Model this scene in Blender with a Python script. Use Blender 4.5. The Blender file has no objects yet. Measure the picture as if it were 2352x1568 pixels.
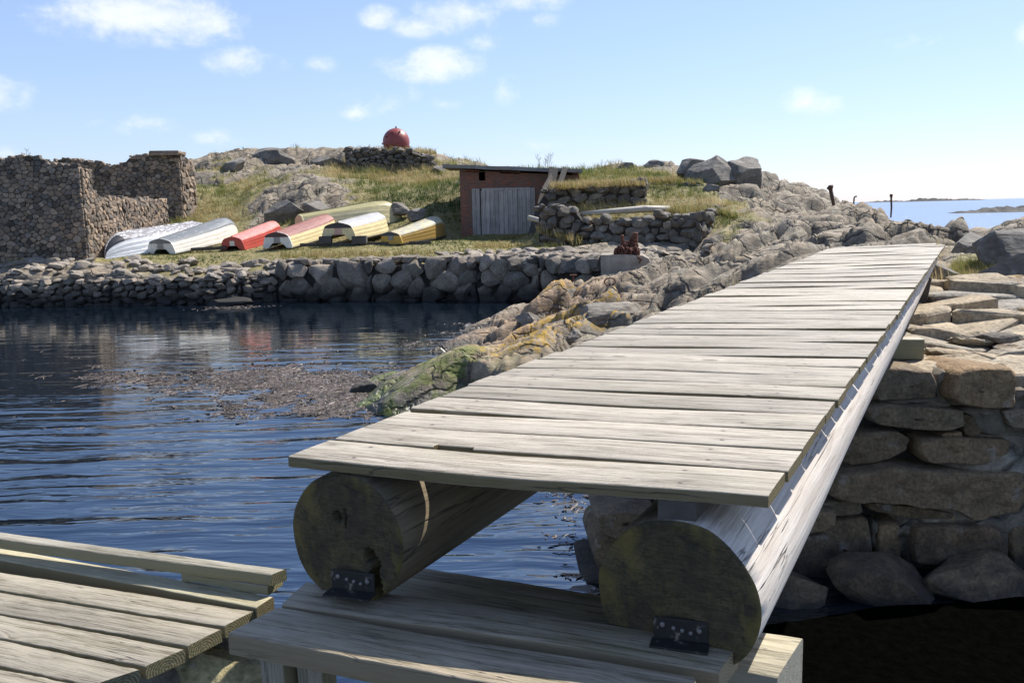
import bpy, bmesh, math, random
import numpy as np
from mathutils import Vector, Matrix, Euler
R = math.radians
scene = bpy.context.scene
COL = scene.collection
# ------------------------------------------------------------------ camera
EYE = 2.6
FPX, PW, PH = 2000.0, 2352.0, 1568.0
HOR, ROLL = 483.0, 0.0236
_p = math.atan((PH / 2 - HOR) / FPX); _r = math.atan(ROLL)
FWD = np.array([0, math.cos(_p), -math.sin(_p)])
_up = np.array([0, math.sin(_p), math.cos(_p)]); _rt = np.array([1.0, 0, 0])
RT = _rt * math.cos(_r) - _up * math.sin(_r)
UP = _up * math.cos(_r) + _rt * math.sin(_r)
cam = bpy.data.cameras.new('camera'); camo = bpy.data.objects.new('camera', cam); COL.objects.link(camo)
m = Matrix.Identity(4)
for i in range(3):
    m[i][0] = RT[i]; m[i][1] = UP[i]; m[i][2] = -FWD[i]
m[2][3] = EYE
camo.matrix_world = m
cam.sensor_width = 36.0; cam.lens = 36.0 * FPX / PW
cam.clip_start = 0.05; cam.clip_end = 30000
scene.camera = camo

# ------------------------------------------------------------------ sun, sky, exposure
SUN_AZ, SUN_EL = R(49), R(49.5)
SKY_STRENGTH = 0.102
SUN_STRENGTH = 5.0
EXPOSURE = 0.6
scene.view_settings.view_transform = 'Standard'
scene.view_settings.look = 'None'
scene.view_settings.exposure = EXPOSURE
scene.view_settings.gamma = 1.0
S = Vector((math.sin(SUN_AZ) * math.cos(SUN_EL), math.cos(SUN_AZ) * math.cos(SUN_EL), math.sin(SUN_EL)))
sl = bpy.data.lights.new('sun', 'SUN'); sl.energy = SUN_STRENGTH; sl.angle = R(0.53); sl.color = (1.0, 0.955, 0.885)
so = bpy.data.objects.new('sun', sl); COL.objects.link(so)
so.rotation_euler = (-S).to_track_quat('-Z', 'Y').to_euler()
so.location = (20, 20, 40)


def ray(x, y):
    return FWD + RT * (x - PW / 2) / FPX - UP * (y - PH / 2) / FPX


def onz(x, y, z):
    d = ray(x, y); return Vector(d * ((z - EYE) / d[2]) + np.array([0, 0, EYE]))


def aty(x, y, Y):
    d = ray(x, y); return Vector(d * (Y / d[1]) + np.array([0, 0, EYE]))


# ---- node helpers
def mat(name):
    m = bpy.data.materials.new(name); m.use_nodes = True
    nt = m.node_tree
    b = nt.nodes['Principled BSDF']
    return m, nt, b


def nd(nt, kind, ins=None, **props):
    n = nt.nodes.new(kind)
    for k, v in props.items():
        setattr(n, k, v)
    for k, v in (ins or {}).items():
        s = n.inputs[k]
        if isinstance(v, bpy.types.NodeSocket):
            nt.links.new(v, s)
        else:
            s.default_value = v
    return n


def mth(nt, op, a, b=None, c=None, clamp=False):
    n = nt.nodes.new('ShaderNodeMath'); n.operation = op; n.use_clamp = clamp
    for i, v in enumerate((a, b, c)):
        if v is None: continue
        if isinstance(v, bpy.types.NodeSocket): nt.links.new(v, n.inputs[i])
        else: n.inputs[i].default_value = v
    return n.outputs[0]


def mix(nt, fac, a, b, blend='MIX'):
    n = nt.nodes.new('ShaderNodeMix'); n.data_type = 'RGBA'; n.blend_type = blend
    for s, v in ((n.inputs['Factor'], fac), (n.inputs['A'] if False else n.inputs[6], a), (n.inputs[7], b)):
        if isinstance(v, bpy.types.NodeSocket): nt.links.new(v, s)
        elif isinstance(v, (int, float)): s.default_value = v
        else: s.default_value = tuple(v) + ((1.0,) if len(v) == 3 else ())
    return n.outputs[2]


def ramp(nt, fac, stops, interp='LINEAR'):
    n = nt.nodes.new('ShaderNodeValToRGB'); n.color_ramp.interpolation = interp
    e = n.color_ramp.elements
    while len(e) < len(stops): e.new(0.5)
    for el, (p, c) in zip(e, stops):
        el.position = p
        if isinstance(c, (int, float)): c = (c, c, c)
        el.color = tuple(c) + (1.0,)
    nt.links.new(fac, n.inputs[0])
    return n.outputs[0]


def noise(nt, vec, scale, detail=4.0, rough=0.55, dist=0.0, out='Fac'):
    n = nd(nt, 'ShaderNodeTexNoise', {'Scale': scale, 'Detail': detail, 'Roughness': rough, 'Distortion': dist})
    if vec is not None: nt.links.new(vec, n.inputs['Vector'])
    return n.outputs[out]


def mapping(nt, vec, scale=(1, 1, 1), loc=(0, 0, 0), rot=(0, 0, 0)):
    n = nd(nt, 'ShaderNodeMapping', {'Scale': scale, 'Location': loc, 'Rotation': rot})
    nt.links.new(vec, n.inputs['Vector']); return n.outputs[0]


def bump(nt, h, strength, dist, normal=None):
    n = nd(nt, 'ShaderNodeBump', {'Height': h, 'Strength': strength, 'Distance': dist})
    if normal is not None: nt.links.new(normal, n.inputs['Normal'])
    return n.outputs[0]


# ---- world: physical sky, with fair-weather clouds at fixed directions
world = bpy.data.worlds.new('World'); scene.world = world; world.use_nodes = True
wt = world.node_tree
bg = wt.nodes['Background']
sky = nd(wt, 'ShaderNodeTexSky', sky_type='NISHITA')
sky.sun_disc = False; sky.sun_elevation = SUN_EL; sky.sun_rotation = SUN_AZ
sky.air_density = 1.0; sky.dust_density = 0.3; sky.ozone_density = 2.0; sky.altitude = 0
tc = nd(wt, 'ShaderNodeTexCoord').outputs['Generated']
wn1 = noise(wt, tc, 9.0, 6.0, 0.62, 0.3)
wn2 = noise(wt, mapping(wt, tc, (26, 26, 40)), 1.0, 6.0, 0.65, 0.2)
wn = mth(wt, 'ADD', mth(wt, 'MULTIPLY', wn1, 0.5), mth(wt, 'MULTIPLY', wn2, 0.5))
CLOUDS = [  # px, py, half width, half height, density
    (330, 40, 260, 62, 1.0), (245, 55, 110, 45, 0.6), (430, 50, 160, 50, 0.5), (568, 143, 95, 42, 0.75), (1000, 152, 135, 45, 0.9), (1060, 30, 120, 50, 0.6),
    (1115, 100, 55, 32, 0.35), (872, 40, 55, 28, 0.45), (1160, 205, 45, 40, 0.35), (850, 240, 90, 40, 0.33), (1020, 240, 50, 25, 0.25), (735, 150, 45, 25, 0.25),
    (1855, 237, 85, 42, 0.55), (2090, 100, 75, 30, 0.35), (300, 285, 105, 26, 0.4), (510, 318, 85, 24, 0.35), (1200, 5, 120, 30, 0.5), (960, 60, 70, 30, 0.4), (940, 215, 45, 22, 0.3), (815, 262, 40, 20, 0.35), (1230, 45, 60, 24, 0.3),
    (2352, 80, 40, 45, 0.5), (-150, 200, 200, 60, 0.6), (0, 352, 60, 22, 0.4), (2700, 150, 260, 70, 0.7), (-500, 60, 300, 80, 0.8), (1300, -250, 500, 120, 0.6), (1250, 330, 120, 24, 0.2)]
acc = None
for (cx, cy, hw, hh, den) in CLOUDS:
    den = min(1.0, den + 0.14)
    d = Vector(ray(cx, cy)).normalized()
    rt_ = d.cross(Vector((0, 0, 1))).normalized(); up_ = rt_.cross(d)
    dx = nd(wt, 'ShaderNodeVectorMath', {0: tc, 1: rt_ * (FPX * 0.93 / hw)}, operation='DOT_PRODUCT').outputs['Value']
    dy = nd(wt, 'ShaderNodeVectorMath', {0: tc, 1: up_ * (FPX * 0.93 / hh)}, operation='DOT_PRODUCT').outputs['Value']
    dz = nd(wt, 'ShaderNodeVectorMath', {0: tc, 1: d}, operation='DOT_PRODUCT').outputs['Value']
    r2 = mth(wt, 'ADD', mth(wt, 'MULTIPLY', dx, dx), mth(wt, 'MULTIPLY', dy, dy))
    f = mth(wt, 'MULTIPLY', mth(wt, 'SUBTRACT', 1.0, mth(wt, 'SQRT', r2), clamp=True), den)
    f = mth(wt, 'MULTIPLY', f, mth(wt, 'GREATER_THAN', dz, 0.0))
    acc = f if acc is None else mth(wt, 'MAXIMUM', acc, f)
cl = mth(wt, 'ADD', mth(wt, 'MULTIPLY', acc, 0.75), mth(wt, 'MULTIPLY', mth(wt, 'SUBTRACT', wn, 0.5), 2.2))
cl = mth(wt, 'MULTIPLY', cl, mth(wt, 'GREATER_THAN', acc, 0.0))
cm = nd(wt, 'ShaderNodeMapRange', {'Value': cl, 'From Min': 0.06, 'From Max': 0.80}, interpolation_type='SMOOTHSTEP').outputs[0]
cm = mth(wt, 'MULTIPLY', cm, mth(wt, 'MULTIPLY', acc, 5.0, clamp=True))
skyc = mix(wt, 1.0, sky.outputs[0], (1.03, 0.98, 1.14), 'MULTIPLY')
hz = nd(wt, 'ShaderNodeMapRange', {'Value': nd(wt, 'ShaderNodeSeparateXYZ', {0: tc}).outputs[2], 'From Min': 0.05, 'From Max': 0.6, 'To Min': 0.45, 'To Max': 0.12}).outputs[0]
skyc = mix(wt, hz, skyc, (3.1, 4.4, 6.4))
wcol = mix(wt, mth(wt, 'MULTIPLY', cm, 0.75), skyc, (7.4, 7.5, 7.6))
wt.links.new(wcol, bg.inputs['Color'])
bg.inputs['Strength'].default_value = SKY_STRENGTH

# ------------------------------------------------------------------ numpy noise
def _h(ix, iy, iz, seed):
    n = (ix.astype(np.int64) * 374761393 + iy.astype(np.int64) * 668265263 + iz.astype(np.int64) * 2147483647 + seed * 974711) & 0xFFFFFFFF
    n = ((n ^ (n >> 13)) * 1274126177) & 0xFFFFFFFF
    n = ((n ^ (n >> 16)) * 2246822519) & 0xFFFFFFFF
    return ((n ^ (n >> 15)) & 0xFFFFFF) / float(0xFFFFFF)


def vnoise2(x, y, seed=0):
    x = np.asarray(x, float); y = np.asarray(y, float)
    ix = np.floor(x); iy = np.floor(y); fx = x - ix; fy = y - iy
    ux = fx * fx * fx * (fx * (fx * 6 - 15) + 10); uy = fy * fy * fy * (fy * (fy * 6 - 15) + 10)
    z = np.zeros_like(ix)

    def g(dx, dy):
        a = _h(ix + dx, iy + dy, z, seed) * 2 * np.pi
        return np.cos(a) * (fx - dx) + np.sin(a) * (fy - dy)
    return ((g(0, 0) * (1 - ux) + g(1, 0) * ux) * (1 - uy) + (g(0, 1) * (1 - ux) + g(1, 1) * ux) * uy) * 1.5


def fbm2(x, y, octv=4, seed=0, gain=0.5):
    s = 0; a = 1.0; t = 0
    for o in range(octv):
        s = s + a * vnoise2(x * 2 ** o + 13.7 * o, y * 2 ** o - 7.1 * o, seed + o); t += a; a *= gain
    return s / t


def vnoise3(x, y, z, seed=0):
    ix = np.floor(x); iy = np.floor(y); iz = np.floor(z); fx = x - ix; fy = y - iy; fz = z - iz
    s = lambda f: f * f * (3 - 2 * f)
    ux, uy, uz = s(fx), s(fy), s(fz)
    v = lambda a, b, c: _h(ix + a, iy + b, iz + c, seed)
    l = lambda a, b, t: a + (b - a) * t
    return l(l(l(v(0, 0, 0), v(1, 0, 0), ux), l(v(0, 1, 0), v(1, 1, 0), ux), uy), l(l(v(0, 0, 1), v(1, 0, 1), ux), l(v(0, 1, 1), v(1, 1, 1), ux), uy), uz) * 2 - 1


def fbm3(p, scale, octv=3, seed=0):
    s = 0; a = 1.0
    for o in range(octv):
        k = scale * 2 ** o
        s = s + a * vnoise3(p[:, 0] * k, p[:, 1] * k, p[:, 2] * k, seed + o); a *= 0.5
    return s / 1.75


def facets(x, y, seed=0, tilt=0.7):
    """cellular rock faces: every cell a tilted plane; returns height and distance to the crack"""
    ix = np.floor(x); iy = np.floor(y)
    b1 = np.full(x.shape, 1e9); b2 = np.full(x.shape, 1e9); hh = np.zeros(x.shape)
    z = np.zeros_like(ix)
    for dx in (-1, 0, 1):
        for dy in (-1, 0, 1):
            cx = ix + dx; cy = iy + dy
            px = cx + _h(cx, cy, z, seed); py = cy + _h(cx, cy, z + 1, seed)
            d = (x - px) ** 2 + (y - py) ** 2
            a = _h(cx, cy, z + 2, seed) * 2 * np.pi; o = _h(cx, cy, z + 3, seed) - 0.5
            hv = o + tilt * (np.cos(a) * (x - px) + np.sin(a) * (y - py))
            near = d < b1
            b2 = np.where(near, b1, np.minimum(b2, d)); hh = np.where(near, hv, hh); b1 = np.where(near, d, b1)
    return hh, np.sqrt(b2) - np.sqrt(b1)


def domes(x, y, seed=0, c=1.0, tilt=0.5, oa=0.5):
    """upper envelope of tilted caps: continuous rounded rock with creases between the lumps"""
    ix = np.floor(x); iy = np.floor(y); z = np.zeros_like(ix)
    b1 = np.full(x.shape, -1e9); b2 = np.full(x.shape, -1e9)
    for dx in (-1, 0, 1):
        for dy in (-1, 0, 1):
            cx = ix + dx; cy = iy + dy
            ex = x - cx - _h(cx, cy, z, seed); ey = y - cy - _h(cx, cy, z + 1, seed)
            a = _h(cx, cy, z + 2, seed) * 2 * np.pi; o = _h(cx, cy, z + 3, seed)
            h = oa * o + tilt * (np.cos(a) * ex + np.sin(a) * ey) - c * (ex * ex + ey * ey)
            b2 = np.where(h > b1, b1, np.maximum(b2, h)); b1 = np.maximum(b1, h)
    return b1, b1 - b2


def sstep(a, b, x):
    t = np.clip((x - a) / (b - a), 0, 1); return t * t * (3 - 2 * t)


# ------------------------------------------------------------------ object helpers
def tag(o, label=None, cat=None, group=None, kind=None):
    if label: o['label'] = label
    if cat: o['category'] = cat
    if group: o['group'] = group
    if kind: o['kind'] = kind
    return o


def empty(name, loc, rz=0.0, label=None, cat=None, group=None):
    o = bpy.data.objects.new(name, None); COL.objects.link(o)
    o.location = loc; o.rotation_euler = (0, 0, rz); o.empty_display_size = 0.2
    return tag(o, label, cat, group)


def mesh_obj(name, verts, faces, mats, parent=None, smooth=False, midx=None, tint=None, attrs=None):
    me = bpy.data.meshes.new(name)
    me.from_pydata([tuple(v) for v in verts], [], faces)
    for mm in (mats if isinstance(mats, (list, tuple)) else [mats]): me.materials.append(mm)
    if midx is not None: me.polygons.foreach_set('material_index', np.asarray(midx, np.int32))
    if smooth: me.polygons.foreach_set('use_smooth', np.ones(len(me.polygons), bool))
    if tint is not None:
        a = me.attributes.new('tint', 'FLOAT', 'POINT'); a.data.foreach_set('value', np.asarray(tint, np.float32))
    for k, v in (attrs or {}).items():
        a = me.attributes.new(k, 'FLOAT', 'POINT'); a.data.foreach_set('value', np.asarray(v, np.float32))
    me.update()
    o = bpy.data.objects.new(name, me); COL.objects.link(o)
    if parent is not None: o.parent = parent
    return o


class MB:
    """collects pieces for ONE mesh"""
    def __init__(s): s.v = []; s.f = []; s.m = []; s.t = []

    def add(s, v, f, mi=0, t=0.5):
        n = len(s.v); s.v += [tuple(x) for x in v]; s.f += [tuple(i + n for i in q) for q in f]
        s.m += [mi] * len(f); s.t += [t] * len(v) if not hasattr(t, '__len__') else list(t)

    def box(s, c, size, rot=None, mi=0, t=0.5, jit=0.0, rng=None, bev=0.0):
        hx, hy, hz = (q / 2 for q in size)
        if bev <= 0:
            vs = [Vector((a * hx, b * hy, d * hz)) for a in (-1, 1) for b in (-1, 1) for d in (-1, 1)]
            fs = [(0, 1, 3, 2), (4, 6, 7, 5), (0, 4, 5, 1), (2, 3, 7, 6), (0, 2, 6, 4), (1, 5, 7, 3)]
        else:
            bm = bmesh.new(); bmesh.ops.create_cube(bm, size=1)
            for v in bm.verts: v.co = Vector((v.co.x * 2 * hx, v.co.y * 2 * hy, v.co.z * 2 * hz))
            bmesh.ops.bevel(bm, geom=bm.edges[:], offset=bev, segments=2, profile=0.6, affect='EDGES')
            bm.verts.index_update(); vs = [v.co.copy() for v in bm.verts]; fs = [tuple(v.index for v in f.verts) for f in bm.faces]; bm.free()
        if jit: vs = [v + Vector([(rng.random() - .5) * jit for _ in range(3)]) for v in vs]
        if rot is not None: vs = [rot @ v for v in vs]
        s.add([v + Vector(c) for v in vs], fs, mi, t)

    def tube(s, pts, rad, n=8, mi=0, t=0.5, cap=True):
        pts = [Vector(p) for p in pts]; rs = rad if hasattr(rad, '__len__') else [rad] * len(pts)
        vs = []; fs = []; ref = None
        for i, p in enumerate(pts):
            d = (pts[min(i + 1, len(pts) - 1)] - pts[max(i - 1, 0)]).normalized()
            if ref is None: ref = d.orthogonal().normalized()
            a = (ref - d * ref.dot(d)).normalized(); b = d.cross(a); ref = a
            vs += [p + (a * math.cos(q) + b * math.sin(q)) * rs[i] for q in [2 * math.pi * k / n for k in range(n)]]
        for i in range(len(pts) - 1):
            fs += [(i * n + k, i * n + (k + 1) % n, (i + 1) * n + (k + 1) % n, (i + 1) * n + k) for k in range(n)]
        if cap: fs += [tuple(range(n))[::-1], tuple((len(pts) - 1) * n + k for k in range(n))]
        s.add(vs, fs, mi, t)

    def obj(s, name, mats, parent=None, smooth=False):
        return mesh_obj(name, s.v, s.f, mats, parent, smooth, s.m, s.t)


def smooth_by_angle(o, ang=40):
    me = o.data
    me.polygons.foreach_set('use_smooth', np.ones(len(me.polygons), bool))
    bm = bmesh.new(); bm.from_mesh(me)
    for e in bm.edges:
        if len(e.link_faces) == 2 and e.calc_face_angle(0) > R(ang): e.smooth = False
    bm.to_mesh(me); bm.free()
    return o


def copy_tree(o, parent=None):
    c = o.copy(); COL.objects.link(c)
    if parent is not None: c.parent = parent
    for ch in list(o.children): copy_tree(ch, c)
    return c


# ------------------------------------------------------------------ materials
def stone_mat(name, cols, bump_d=0.02, scale=6.0, wet=True, lichen=0.25, rough=0.9, tide=(0.18, 0.62)):
    """stone coloured by the per-stone 'tint' value, with mineral speckle, lichen and a dark tidal band near the water"""
    m, nt, b = mat(name)
    pos = nd(nt, 'ShaderNodeNewGeometry').outputs['Position']
    at = nd(nt, 'ShaderNodeAttribute', attribute_name='tint').outputs['Fac']
    c = ramp(nt, at, [(i / (len(cols) - 1), q) for i, q in enumerate(cols)])
    n1 = noise(nt, pos, scale, 6, 0.65, 0.3); n2 = noise(nt, pos, scale * 6, 4, 0.6)
    c = mix(nt, 1.0, c, ramp(nt, n1, [(0.25, 0.55), (0.5, 0.95), (0.75, 1.35)]), 'MULTIPLY')
    c = mix(nt, 1.0, c, ramp(nt, n2, [(0.3, 0.6), (0.7, 1.32)]), 'MULTIPLY')
    if lichen > 0:
        n3 = noise(nt, pos, scale * 0.9, 5, 0.7)
        c = mix(nt, mth(nt, 'MULTIPLY', ramp(nt, n3, [(0.58, 0), (0.68, 1)]), lichen), c, (0.42, 0.42, 0.38))
    if wet:
        z = nd(nt, 'ShaderNodeSeparateXYZ', {0: pos}).outputs[2]
        zz = mth(nt, 'ADD', z, mth(nt, 'MULTIPLY', mth(nt, 'SUBTRACT', n1, 0.5), 0.35))
        w = nd(nt, 'ShaderNodeMapRange', {'Value': zz, 'From Min': tide[0], 'From Max': tide[1], 'To Min': 1, 'To Max': 0}).outputs[0]
        c = mix(nt, mth(nt, 'MULTIPLY', w, 0.9), c, (0.012, 0.011, 0.009))
    nt.links.new(c, b.inputs['Base Color'])
    b.inputs['Roughness'].default_value = rough
    h = mth(nt, 'ADD', n1, mth(nt, 'MULTIPLY', n2, 0.35))
    nt.links.new(bump(nt, h, 0.8, bump_d), b.inputs['Normal'])
    return m


M = {}
M['ruin'] = stone_mat('ruin stone', [(0.07, 0.058, 0.045), (0.20, 0.152, 0.108), (0.34, 0.245, 0.162), (0.13, 0.115, 0.096), (0.40, 0.30, 0.21)], 0.025, 5, wet=False)
M['quay'] = stone_mat('quay stone', [(0.09, 0.08, 0.064), (0.17, 0.142, 0.108), (0.26, 0.212, 0.155), (0.18, 0.145, 0.108), (0.33, 0.27, 0.205)], 0.03, 3.5)
M['pier'] = stone_mat('pier stone', [(0.11, 0.078, 0.042), (0.26, 0.165, 0.078), (0.18, 0.135, 0.082), (0.17, 0.105, 0.053), (0.30, 0.205, 0.11)], 0.045, 7, lichen=0.3, tide=(0.0, 0.32))
M['hillwall'] = stone_mat('hill wall stone', [(0.09, 0.08, 0.065), (0.16, 0.14, 0.11), (0.13, 0.112, 0.088), (0.22, 0.19, 0.15)], 0.03, 4, wet=False, lichen=0.45)
M['loose'] = stone_mat('loose stone', [(0.20, 0.17, 0.13), (0.36, 0.30, 0.23), (0.27, 0.24, 0.2)], 0.02, 5)


def plain(name, col, rough=0.6, var=0.25, scale=8.0, bd=0.0, metal=0.0, spots=None, stretch=(1, 1, 1)):
    m, nt, b = mat(name)
    v = mapping(nt, nd(nt, 'ShaderNodeTexCoord').outputs['Object'], stretch)
    n1 = noise(nt, v, scale, 6, 0.65)
    c = mix(nt, 1.0, col, ramp(nt, n1, [(0.25, 1 - var), (0.5, 1.0), (0.75, 1 + var)]), 'MULTIPLY')
    if spots:
        sc, lo, hi, scol = spots
        n2 = noise(nt, v, sc, 6, 0.7)
        c = mix(nt, ramp(nt, n2, [(lo, 0), (hi, 1)]), c, scol)
    nt.links.new(c, b.inputs['Base Color'])
    b.inputs['Roughness'].default_value = rough; b.inputs['Metallic'].default_value = metal
    if bd: nt.links.new(bump(nt, n1, 0.7, bd), b.inputs['Normal'])
    return m


M['mortar'] = plain('dark joint', (0.035, 0.03, 0.025), 1.0, 0.3, 6, 0.02)
M['ruinjoint'] = plain('earthy joint', (0.085, 0.07, 0.052), 1.0, 0.4, 9, 0.02)
M['cement'] = plain('grey cement', (0.15, 0.125, 0.088), 0.95, 0.5, 14, 0.02)
M['concrete'] = plain('mooring concrete', (0.30, 0.26, 0.21), 0.95, 0.45, 3, 0.02, spots=(6, 0.58, 0.7, (0.45, 0.42, 0.38)))
M['slab'] = plain('roof concrete', (0.22, 0.21, 0.19), 0.95, 0.3, 4, 0.02)
M['rust'] = plain('rusty iron', (0.13, 0.05, 0.028), 0.85, 0.5, 18, 0.006)
M['darkrust'] = plain('old post iron', (0.09, 0.045, 0.03), 0.85, 0.4, 12, 0.006)
M['buoy'] = plain('red brown paint', (0.27, 0.055, 0.042), 0.45, 0.12, 3, 0.0)
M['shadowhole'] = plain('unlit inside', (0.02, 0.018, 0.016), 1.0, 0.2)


def wood_mat(name, light, dark, green=0.35, greencol=(0.16, 0.15, 0.07), side=(0.20, 0.17, 0.09), gs=1.0, knots=True, side_amt=0.85, nails=()):
    """weathered timber; grain runs along the local X of the board"""
    m, nt, b = mat(name)
    oc = nd(nt, 'ShaderNodeTexCoord').outputs['Object']
    rnd = nd(nt, 'ShaderNodeObjectInfo').outputs['Random']
    off = nd(nt, 'ShaderNodeCombineXYZ', {'X': mth(nt, 'MULTIPLY', rnd, 37.0), 'Y': mth(nt, 'MULTIPLY', rnd, 11.3), 'Z': mth(nt, 'MULTIPLY', rnd, 23.0)}).outputs[0]
    v0 = nd(nt, 'ShaderNodeVectorMath', {0: oc, 1: off}, operation='ADD').outputs[0]
    # knots bend the grain around them
    kv = nd(nt, 'ShaderNodeTexVoronoi', {'Vector': mapping(nt, v0, (2.6, 5.5, 5.5)), 'Scale': 1.0, 'Randomness': 1.0}, feature='F1')
    kd = kv.outputs['Distance']
    kr = nd(nt, 'ShaderNodeSeparateColor', {0: kv.outputs['Color']}).outputs[0]
    kon = mth(nt, 'GREATER_THAN', kr, 0.62)
    kb = mth(nt, 'MULTIPLY', kon, nd(nt, 'ShaderNodeMapRange', {'Value': kd, 'From Min': 0.0, 'From Max': 0.34, 'To Min': 1, 'To Max': 0}).outputs[0])
    kb = mth(nt, 'POWER', kb, 2.0)
    vy = nd(nt, 'ShaderNodeCombineXYZ', {'Y': mth(nt, 'MULTIPLY', kb, 0.05)}).outputs[0]
    v = nd(nt, 'ShaderNodeVectorMath', {0: v0, 1: vy}, operation='ADD').outputs[0]
    g1 = noise(nt, mapping(nt, v, (1.9 * gs, 58 * gs, 58 * gs)), 1.0, 6, 0.72, 0.7)
    g2 = noise(nt, mapping(nt, v, (11 * gs, 190 * gs, 190 * gs)), 1.0, 4, 0.75, 0.3)
    blot = noise(nt, mapping(nt, v0, (2.2, 6, 6)), 1.0, 6, 0.68)
    g = mth(nt, 'ADD', mth(nt, 'MULTIPLY', g1, 0.6), mth(nt, 'MULTIPLY', g2, 0.4))
    lo = tuple(q * 0.55 for q in dark)
    c = ramp(nt, g, [(0.33, lo), (0.42, dark), (0.49, tuple(0.72 * a + 0.28 * d for a, d in zip(light, dark))), (0.56, light), (0.7, tuple(min(1, a * 1.2) for a in light))])
    c = mix(nt, 1.0, c, ramp(nt, blot, [(0.28, 0.62), (0.45, 0.92), (0.6, 1.04), (0.75, 1.14)]), 'MULTIPLY')
    c = mix(nt, 1.0, c, ramp(nt, rnd, [(0, 0.80), (0.5, 0.98), (1, 1.12)]), 'MULTIPLY')
    dirt = noise(nt, mapping(nt, v0, (9, 16, 16)), 1.0, 5, 0.7)
    c = mix(nt, mth(nt, 'MULTIPLY', ramp(nt, dirt, [(0.62, 0), (0.7, 1)]), 0.5), c, tuple(q * 0.6 for q in dark))
    if green:
        gb = noise(nt, mapping(nt, v0, (1.3, 4, 4), (3, 1, 5)), 1.0, 5, 0.65)
        c = mix(nt, mth(nt, 'MULTIPLY', ramp(nt, gb, [(0.47, 0), (0.72, 1)]), green), c, greencol)
    # the unweathered vertical edges stay brown green with algae; end grain shows its rings
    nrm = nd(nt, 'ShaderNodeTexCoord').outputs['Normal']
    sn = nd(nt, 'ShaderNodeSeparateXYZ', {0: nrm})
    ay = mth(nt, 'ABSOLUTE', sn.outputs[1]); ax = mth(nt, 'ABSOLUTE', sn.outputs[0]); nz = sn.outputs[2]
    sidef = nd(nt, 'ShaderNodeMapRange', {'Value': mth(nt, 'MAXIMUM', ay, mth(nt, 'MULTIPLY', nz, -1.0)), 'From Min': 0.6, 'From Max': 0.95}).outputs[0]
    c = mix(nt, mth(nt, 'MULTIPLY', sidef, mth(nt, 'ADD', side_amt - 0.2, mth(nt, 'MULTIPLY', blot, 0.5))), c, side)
    rp = nd(nt, 'ShaderNodeSeparateXYZ', {0: oc})
    ry = mth(nt, 'ADD', rp.outputs[1], mth(nt, 'MULTIPLY', mth(nt, 'SUBTRACT', rnd, 0.5), 0.1)); rz = mth(nt, 'ADD', rp.outputs[2], 0.035)
    rr = mth(nt, 'SQRT', mth(nt, 'ADD', mth(nt, 'MULTIPLY', ry, ry), mth(nt, 'MULTIPLY', rz, rz)))
    ring = mth(nt, 'SINE', mth(nt, 'MULTIPLY', mth(nt, 'ADD', rr, mth(nt, 'MULTIPLY', blot, 0.012)), 900.0))
    ec = ramp(nt, mth(nt, 'ADD', mth(nt, 'MULTIPLY', ring, 0.4), 0.5), [(0.1, tuple(q * 0.45 for q in side)), (0.9, tuple(q * 1.5 for q in side))])
    endf = nd(nt, 'ShaderNodeMapRange', {'Value': ax, 'From Min': 0.6, 'From Max': 0.9}).outputs[0]
    c = mix(nt, endf, c, ec)
    if knots:
        core = ramp(nt, kb, [(0.48, 0), (0.62, 1)])
        c = mix(nt, mth(nt, 'MULTIPLY', core, 0.75), c, (0.12, 0.085, 0.05))
        rg = mth(nt, 'MULTIPLY', ramp(nt, kb, [(0.12, 0), (0.4, 1), (0.62, 0)]), 0.35)
        c = mix(nt, rg, c, tuple(min(1, a * 1.15) for a in light))
    # drying cracks
    cr = noise(nt, mapping(nt, v, (1.1, 26, 26), (9, 4, 2)), 1.0, 3, 0.5, 0.4)
    crk = ramp(nt, mth(nt, 'ABSOLUTE', mth(nt, 'SUBTRACT', cr, 0.5)), [(0.0, 1), (0.010, 0)])
    crk = mth(nt, 'MULTIPLY', crk, ramp(nt, noise(nt, v0, 2.0, 2, 0.5), [(0.5, 0), (0.62, 1)]))
    c = mix(nt, mth(nt, 'MULTIPLY', crk, 0.75), c, (0.05, 0.04, 0.03))
    if nails:
        jx = mth(nt, 'ADD', rp.outputs[0], mth(nt, 'MULTIPLY', mth(nt, 'SUBTRACT', rnd, 0.5), 0.05))
        dx = mth(nt, 'MINIMUM', mth(nt, 'ABSOLUTE', mth(nt, 'SUBTRACT', jx, nails[0])), mth(nt, 'ABSOLUTE', mth(nt, 'SUBTRACT', jx, nails[1])))
        dy = mth(nt, 'ABSOLUTE', mth(nt, 'SUBTRACT', mth(nt, 'ABSOLUTE', rp.outputs[1]), 0.048))
        dd = mth(nt, 'SQRT', mth(nt, 'ADD', mth(nt, 'MULTIPLY', dx, dx), mth(nt, 'MULTIPLY', dy, dy)))
        c = mix(nt, ramp(nt, dd, [(0.0055, 0.9), (0.008, 0)]), c, (0.06, 0.045, 0.035))
        st_ = mth(nt, 'SQRT', mth(nt, 'ADD', mth(nt, 'MULTIPLY', mth(nt, 'MULTIPLY', dx, dx), 0.08), mth(nt, 'MULTIPLY', dy, dy)))
        c = mix(nt, ramp(nt, st_, [(0.0, 0.35), (0.012, 0)]), c, (0.13, 0.09, 0.06))
    nt.links.new(c, b.inputs['Base Color'])
    b.inputs['Roughness'].default_value = 0.62
    h = mth(nt, 'SUBTRACT', g, mth(nt, 'MULTIPLY', crk, 0.5))
    nt.links.new(bump(nt, h, 0.8, 0.008), b.inputs['Normal'])
    return m


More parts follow.
